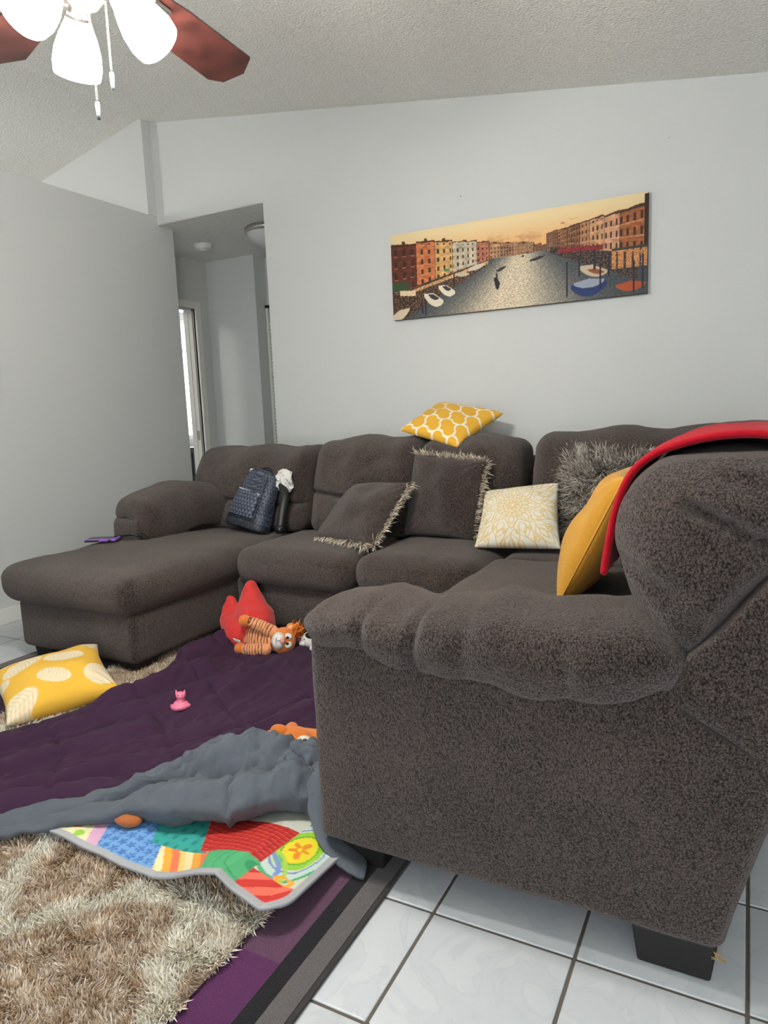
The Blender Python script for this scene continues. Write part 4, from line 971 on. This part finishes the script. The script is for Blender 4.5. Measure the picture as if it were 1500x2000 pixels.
for t in ts:
    c = cb+(ct-cb)*t; s = 1.0
    if t < .03: s = .80+.20*math.sqrt(t/.03)
    wd = .275-.085*t**1.4; dp = .150-.075*t
    if t > .88: e_ = (t-.88)/.12; s = math.sqrt(max(.003, 1-e_**2.2))
    q = rrect(wd*s, dp*s); rings.append(c+q[:, :1]*ux+q[:, 1:]*uy)
    hh = t*Hh; ang = np.unwrap(np.arctan2(q[:, 1], q[:, 0])); per = q[:, 0]+np.where(np.abs(q[:, 0]) > wd*s*.42, q[:, 1], 0)
    x = per*48; y = hh*48; tri = ((x+np.floor(y)*.5) % 1); fy = y % 1
    on = (np.abs(tri-.5) < .46*(1-fy)) & (fy > .08)
    on2 = ((np.abs(tri-.5) < .12) & (fy > .15) & (fy < .5))
    c1 = lin((44, 49, 62)); c2 = lin((92, 101, 116)); cc1 = np.where(on[:, None], c2, c1); cc1 = np.where(on2[:, None], lin((52, 58, 72)), cc1)
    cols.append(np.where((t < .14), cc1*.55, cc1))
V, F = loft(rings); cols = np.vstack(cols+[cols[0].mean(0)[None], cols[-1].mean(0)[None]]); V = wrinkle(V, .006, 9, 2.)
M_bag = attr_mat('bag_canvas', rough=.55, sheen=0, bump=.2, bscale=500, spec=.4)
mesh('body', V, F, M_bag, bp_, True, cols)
def onbag(x, t, off):   # point on the front of the bag; x -1..1
    c = cb+(ct-cb)*t; wd = .275-.085*t**1.4; dp = .150-.075*t; return c + ux*x*wd/2 - uy*(dp/2*(1-.12*abs(x)**4)+off)
gx_, gt_ = np.linspace(-.80, .55, 60), np.linspace(.17, .60, 40)
G = np.array([[onbag(x, t, .006+.022*((1-((x+.125)/.675)**2)*(1-((t-.385)/.215)**2))**.4 if abs(x+.125) < .674 and abs(t-.385) < .2149 else .0) for t in gt_] for x in gx_])
V, F = sheet(G, .004); xx = np.repeat(gx_, 40)*.12*48; yy = np.tile(gt_, 60)*Hh*48; tri = ((xx+np.floor(yy)*.5) % 1); fy = yy % 1; on = (np.abs(tri-.5) < .46*(1-fy)) & (fy > .08)
pc = np.where(on[:, None], lin((98, 107, 122)), lin((46, 52, 64)))
pk = mesh('front_pocket', V, F, M_bag, bp_, True, np.vstack([pc, pc]))
mesh('zipper', *tube([onbag(x, .605-.03*(x+.8)/1.35, .012) for x in np.linspace(-.78, .52, 14)], .0038, 8), plain('zip_tape', L4(214, 210, 214), .5), pk)
mesh('piping', *tube([onbag(.66-.02*t, t, .004) for t in np.linspace(.15, .86, 20)], .003, 8), M_black, bp_)
mesh('piping', *tube([onbag(x, .145, .004) for x in np.linspace(-.9, .66, 20)], .003, 8), M_black, bp_)
M_strap = plain('black_webbing', L4(24, 24, 28), .45)
mesh('shoulder_strap', *tube([(-2.275, 3.11, .72), (-2.235, 3.075, .66), (-2.225, 3.03, .58), (-2.22, 3.00, .51)], [.022, .026, .024, .022], 14, 24, flat=.8), M_strap, bp_)
mesh('strap_end', *lathe([(.0, 0), (.022, .0), (.028, .006), (.029, .028), (.024, .04), (.0, .042)], (-2.215, 2.985, .474), 20), plain('strap_end_plastic', L4(28, 28, 32), .25), bp_)
mesh('top_handle', *tube([ct+ux*a*.04+axis*(.018*(1-a*a)-.006) for a in np.linspace(-1, 1, 12)], .006, 8), M_strap, bp_)
def crumple(c, r, seed, n=64, m=48):
    V, F = ball(c, r, n, m); V0 = V.copy(); V = wrinkle(V, .022, 16, seed); V = wrinkle(V, .007, 42, seed+3)
    f = np.array([abs(noise.noise(Vector(p*38))) for p in V0]); f2 = np.array([abs(noise.noise(Vector(p*30+7))) for p in V0])
    k = (np.clip((.035-f)/.02, 0, 1)*(f2 > .12))[:, None]
    return V, F, lin((226, 224, 218))*(1-k)+lin((70, 70, 72))*k
V, F, cc_ = crumple((-2.270, 3.125, .745), (.052, .035, .062), 3.0)
cl = tag(mesh('cloth', V, F, M_attr, None, True, cc_, origin=(-2.27, 3.125, .68)), 'crumpled white cloth with thin dark lines tucked behind the backpack', 'cloth')
V, F, cc_ = crumple((-2.50, 3.16, .765), (.035, .02, .04), 5.0, 32, 24)
mesh('loose_end', V, F, M_attr, cl, True, lin((228, 224, 226))*np.ones((len(V), 1)))

# ------------------------------------------------------------------ phone in purple case, cable
def rotbox(c, lx, ly, lz, ang, r=.006, seg=.03):
    V, F = softbox(-lx/2, lx/2, -ly/2, ly/2, 0, lz, r, seg); ca, sa = math.cos(ang), math.sin(ang)
    return np.column_stack([c[0]+V[:, 0]*ca-V[:, 1]*sa, c[1]+V[:, 0]*sa+V[:, 1]*ca, c[2]+V[:, 2]]), F
ph = empty('phone', (-2.985, 2.475, .487), 'phone in a chunky purple case lying on the chaise', 'phone')
an = math.radians(27)
mesh('case', *rotbox((-2.985, 2.475, .488), .160, .088, .016, an, .006), plain('purple_rubber', L4(148, 98, 200), .5), ph)
mesh('screen', *rotbox((-2.985, 2.475, .502), .142, .070, .003, an, .0012), plain('dark_glass', L4(20, 20, 28), .1), ph)
for (dx, l) in ((-.042, .075), (.052, .018)):
    mesh('port_cover', *rotbox((-2.985+dx*math.cos(an)+.0425*math.sin(an), 2.475+dx*math.sin(an)-.0425*math.cos(an), .489), l, .008, .010, an, .002), M_black, ph)
cab = tag(mesh('charging_cable', *join([tube([(-2.93, 2.52, .497), (-2.955, 2.575, .508), (-2.935, 2.595, .535), (-2.88, 2.585, .54), (-2.83, 2.575, .525), (-2.79, 2.57, .50), (-2.76, 2.575, .488)], .0042, 8, 40), tube([(-2.96, 2.53, .500), (-2.92, 2.55, .505), (-2.87, 2.56, .508), (-2.82, 2.565, .50), (-2.77, 2.57, .489)], .0042, 8, 30), tube([(-2.90, 2.585, .537), (-2.85, 2.572, .523), (-2.81, 2.568, .508)], .006, 8, 12)]), M_black, None, True, origin=(-2.87, 2.56, .49)), 'black charging cable looped beside the left armrest', 'cable')

# ------------------------------------------------------------------ plush toys
def A3(*v): return np.array(v, float)
TF = A3(.57, -.76, .31); TF /= np.linalg.norm(TF); TU = A3(.886, .462, -.04); TU -= TF*(TU@TF); TU /= np.linalg.norm(TU); TS = np.cross(TU, TF)   # face frame: forward, head-up, side (image up)
tg = empty('plush_tiger', (-2.0, 2.46, .06), 'orange striped plush tiger in red trousers slumped against the chaise', 'plush toy')
M_plred = plain('red_cotton', L4(206, 48, 44), .85, sheen=.2, bump=.2, bscale=400)
def plush(nm): return plain(nm, L4(222, 122, 40), .95, sheen=.3, bump=.6, bscale=500, var=.12)
M_or = plush('orange_plush'); M_whp = plain('white_plush', L4(226, 222, 214), .95, sheen=.2, bump=.4, bscale=500)
V, F = join([tube([(-2.105, 2.575, .285), (-2.085, 2.545, .22), (-2.045, 2.50, .15), (-2.00, 2.455, .105)], [.034, .066, .098, .095], 28, 30), tube([(-2.185, 2.515, .225), (-2.17, 2.495, .17), (-2.13, 2.47, .12), (-2.06, 2.44, .10)], [.024, .050, .075, .085], 24, 30)])
mesh('trousers', wrinkle(V, .010, 14, 3.), F, M_plred, tg)
def striped(pts, rad, n, m, k, nm):
    V, F = tube(pts, rad, n, m); P_ = np.array(pts); d = P_[-1]-P_[0]; L = np.linalg.norm(d); d /= L
    s = (V-P_[0])@d; off = np.array([noise.noise(Vector(p*30)) for p in V]); st = ((s*k+off*.35) % 1)
    kk = np.clip((.30-np.abs(st-.5))/.08, 0, 1)
    kk = np.clip((.16-np.abs(st-.5))/.05, 0, 1)[:, None]
    mesh(nm, wrinkle(V, .004, 30, 1.), F, attr_mat('striped_plush', rough=.95, sheen=.3, bump=.5, bscale=500) if 'striped_plush' not in bpy.data.materials else bpy.data.materials['striped_plush'], tg, True, lin((232, 158, 108))*(1-kk)+lin((66, 42, 34))*kk)
striped([(-1.99, 2.425, .100), (-1.92, 2.415, .105), (-1.84, 2.41, .105)], [.062, .064, .050], 32, 60, 62, 'torso')
striped([(-1.845, 2.385, .150), (-1.885, 2.365, .175), (-1.935, 2.355, .195)], [.028, .027, .024], 20, 40, 70, 'arm')
striped([(-1.87, 2.36, .075), (-1.92, 2.345, .068), (-1.965, 2.34, .066)], [.030, .030, .026], 20, 40, 70, 'arm')
mesh('paw', *ball((-1.965, 2.345, .200), (.030, .027, .027)), M_or, tg); mesh('paw', *ball((-1.995, 2.335, .070), (.028, .026, .026)), M_or, tg)
hc = A3(-1.795, 2.395, .112)
AX = np.array([TS, TF, TU])
mesh('head', *ball(hc, (.060, .050, .054), 28, 18, AX), M_or, tg)
mz = hc+TF*.036-TU*.022
mesh('muzzle', *ball(mz, (.038, .030, .030), 24, 16, AX), M_whp, tg)
mesh('nose', *ball(mz+TF*.026+TU*.016, (.016, .010, .012), 16, 10, AX), plain('pink_nose', L4(218, 150, 146), .7), tg)
mesh('mouth', *tube([mz+TF*.029+TU*.008-TU*.0, mz+TF*.031-TU*.006], .0012, 6), M_black, tg)
mesh('mouth', *tube([mz+TF*(.0315-.25*a*a*.06)-TU*(.012-.008*a*a)+TS*a*.020 for a in np.linspace(-1, 1, 11)], .0012, 6), M_black, tg)
for s in (-1, 1):
    ep = mesh('eye_patch', *ball(hc+TF*.040+TU*.018+TS*s*.017, (.016, .010, .018), 18, 12, AX), M_whp, tg)
    mesh('pupil', *ball(hc+TF*.050+TU*.016+TS*s*.013, (.0062, .004, .0068), 14, 10, AX), plain('toy_eye', L4(14, 13, 14), .12), ep)
    er = mesh('ear', *ball(hc+TU*.030+TS*s*.056-TF*.004, (.022, .011, .022), 18, 12, AX), M_or, tg)
    mesh('inner_ear', *ball(hc+TU*.030+TS*s*.057+TF*.005, (.013, .005, .013), 14, 10, AX), plain('ear_lining', L4(232, 176, 130), .95), er)
rt_ = hc + TU*.045 + rng.normal(size=(260, 3))*.012 - TS*.036
fur(rt_, np.tile(TU*.5-TS*.9, (260, 1)), .030, .004, lin((200, 96, 24)), lin((240, 150, 60)), 'hair_tuft', M_fur, tg, jitter=.45)
tgv, tgf = sheet(np.array([[A3(-2.02, 2.325, .105)+A3(.034, .0, .006)*0+A3(.040*a, -.006*b, .016*b-.006*a) for b in (0, .33, .66, 1)] for a in np.linspace(0, 1, 6)]), .0012)
mesh('care_label', tgv, tgf, plain('label_cloth', L4(232, 226, 222), .8), tg)
# small white and black plush behind the tiger
wp = empty('plush_dog', (-1.715, 2.50, .05), 'small white plush with black patches beside the tiger head', 'plush toy')
mesh('head', *ball((-1.715, 2.485, .098), (.042, .040, .036), 24, 16), M_whp, wp)
mesh('body', *tube([(-1.69, 2.52, .085), (-1.63, 2.56, .085), (-1.58, 2.58, .08)], [.036, .045, .035], 20, 16), M_whp, wp)
mesh('ear_patch', *ball((-1.700, 2.468, .125), (.026, .022, .014), 18, 12), M_black, wp)
mesh('eye', *ball((-1.722, 2.449, .109), .0035, 10, 8), M_black, wp)
mesh('muzzle', *ball((-1.735, 2.455, .088), (.018, .016, .014), 16, 10), M_whp, wp)
mesh('ear', *ball((-1.742, 2.505, .125), (.014, .012, .018), 14, 10), M_black, wp)
for (x, y, dx, dy) in ((-1.672, 2.50, -.01, -.045), (-1.60, 2.545, .015, -.045), (-1.66, 2.57, -.015, .03), (-1.585, 2.605, .02, .02)):
    mesh('leg', *tube([(x, y, .078), (x+dx, y+dy, .072)], [.018, .016], 14, 8), M_whp, wp)
# toys half hidden behind the grey fold
tp = empty('plush_fox', (-1.20, 1.66, .06), 'orange and white plush half hidden behind the grey comforter fold', 'plush toy')
mesh('body', *tube([(-1.315, 1.66, .082), (-1.24, 1.665, .092), (-1.15, 1.68, .092), (-1.08, 1.70, .085)], [.028, .036, .038, .030], 20, 24), M_or, tp)
mesh('ear', *ball((-1.255, 1.625, .132), (.034, .020, .022), 20, 14), M_or, tp)
mesh('paw', *ball((-1.312, 1.612, .112), (.018, .016, .018), 16, 10), plain('peach_plush', L4(232, 172, 136), .95, sheen=.2), tp)
mesh('muzzle', *ball((-1.155, 1.612, .118), (.028, .022, .024), 20, 14), M_whp, tp)
mesh('nose', *ball((-1.140, 1.594, .133), (.011, .010, .011), 12, 8), M_black, tp)
for (x, y, dx, dy) in ((-1.28, 1.69, -.02, .06), (-1.10, 1.71, .01, .06)):
    mesh('leg', *tube([(x, y, .088), (x+dx, y+dy, .080)], [.022, .020], 14, 8), M_or, tp)
mesh('head', *ball((-1.205, 1.640, .108), (.060, .042, .040), 24, 16), M_or, tp)
pf = tag(mesh('plush_paw', *ball((-1.415, 1.165, .066), (.045, .028, .018), 24, 14, None), plain('brown_orange_plush', L4(170, 96, 44), .95, sheen=.2, bump=.5, bscale=500), None, True, origin=(-1.425, 1.135, .05)), 'brown-orange plush paw peeking out under the comforter onto play mat', 'plush toy')
# pink squeaky cat
M_pink = plain('pink_vinyl', L4(232, 122, 152), .35, spec=.5)
PC = A3(-1.795, 1.755, .060)
pg = empty('rubber_cat', tuple(PC), 'tiny pink rubber cat standing on the purple comforter', 'toy')
mesh('body', *join([ball(PC+A3(0, 0, .015), (.030, .026, .018), 24, 16), tube([PC+A3(.002, 0, .018), PC+A3(.003, .001, .042)], [.019, .014], 18, 8)]), M_pink, pg)
mesh('head', *ball(PC+A3(.003, .0, .050), (.0190, .0165, .0150), 22, 14), M_pink, pg)
for s in (-1, 1):
    mesh('ear', *tube([PC+A3(.003+s*.0115, s*.006, .058), PC+A3(.003+s*.0140, s*.0075, .071)], [.0068, .0015], 10, 5), M_pink, pg)
    mesh('eye', *ball(PC+A3(.003, 0, .053)+TF*.0160+A3(.884, .467, 0)*s*.007, .0017, 8, 6), M_black, pg)
mesh('tail', *tube([PC+A3(.026, .010, .012), PC+A3(.022, -.016, .014), PC+A3(.0, -.030, .014), PC+A3(-.022, -.020, .014)], [.009, .010, .010, .008], 12, 16), M_pink, pg)
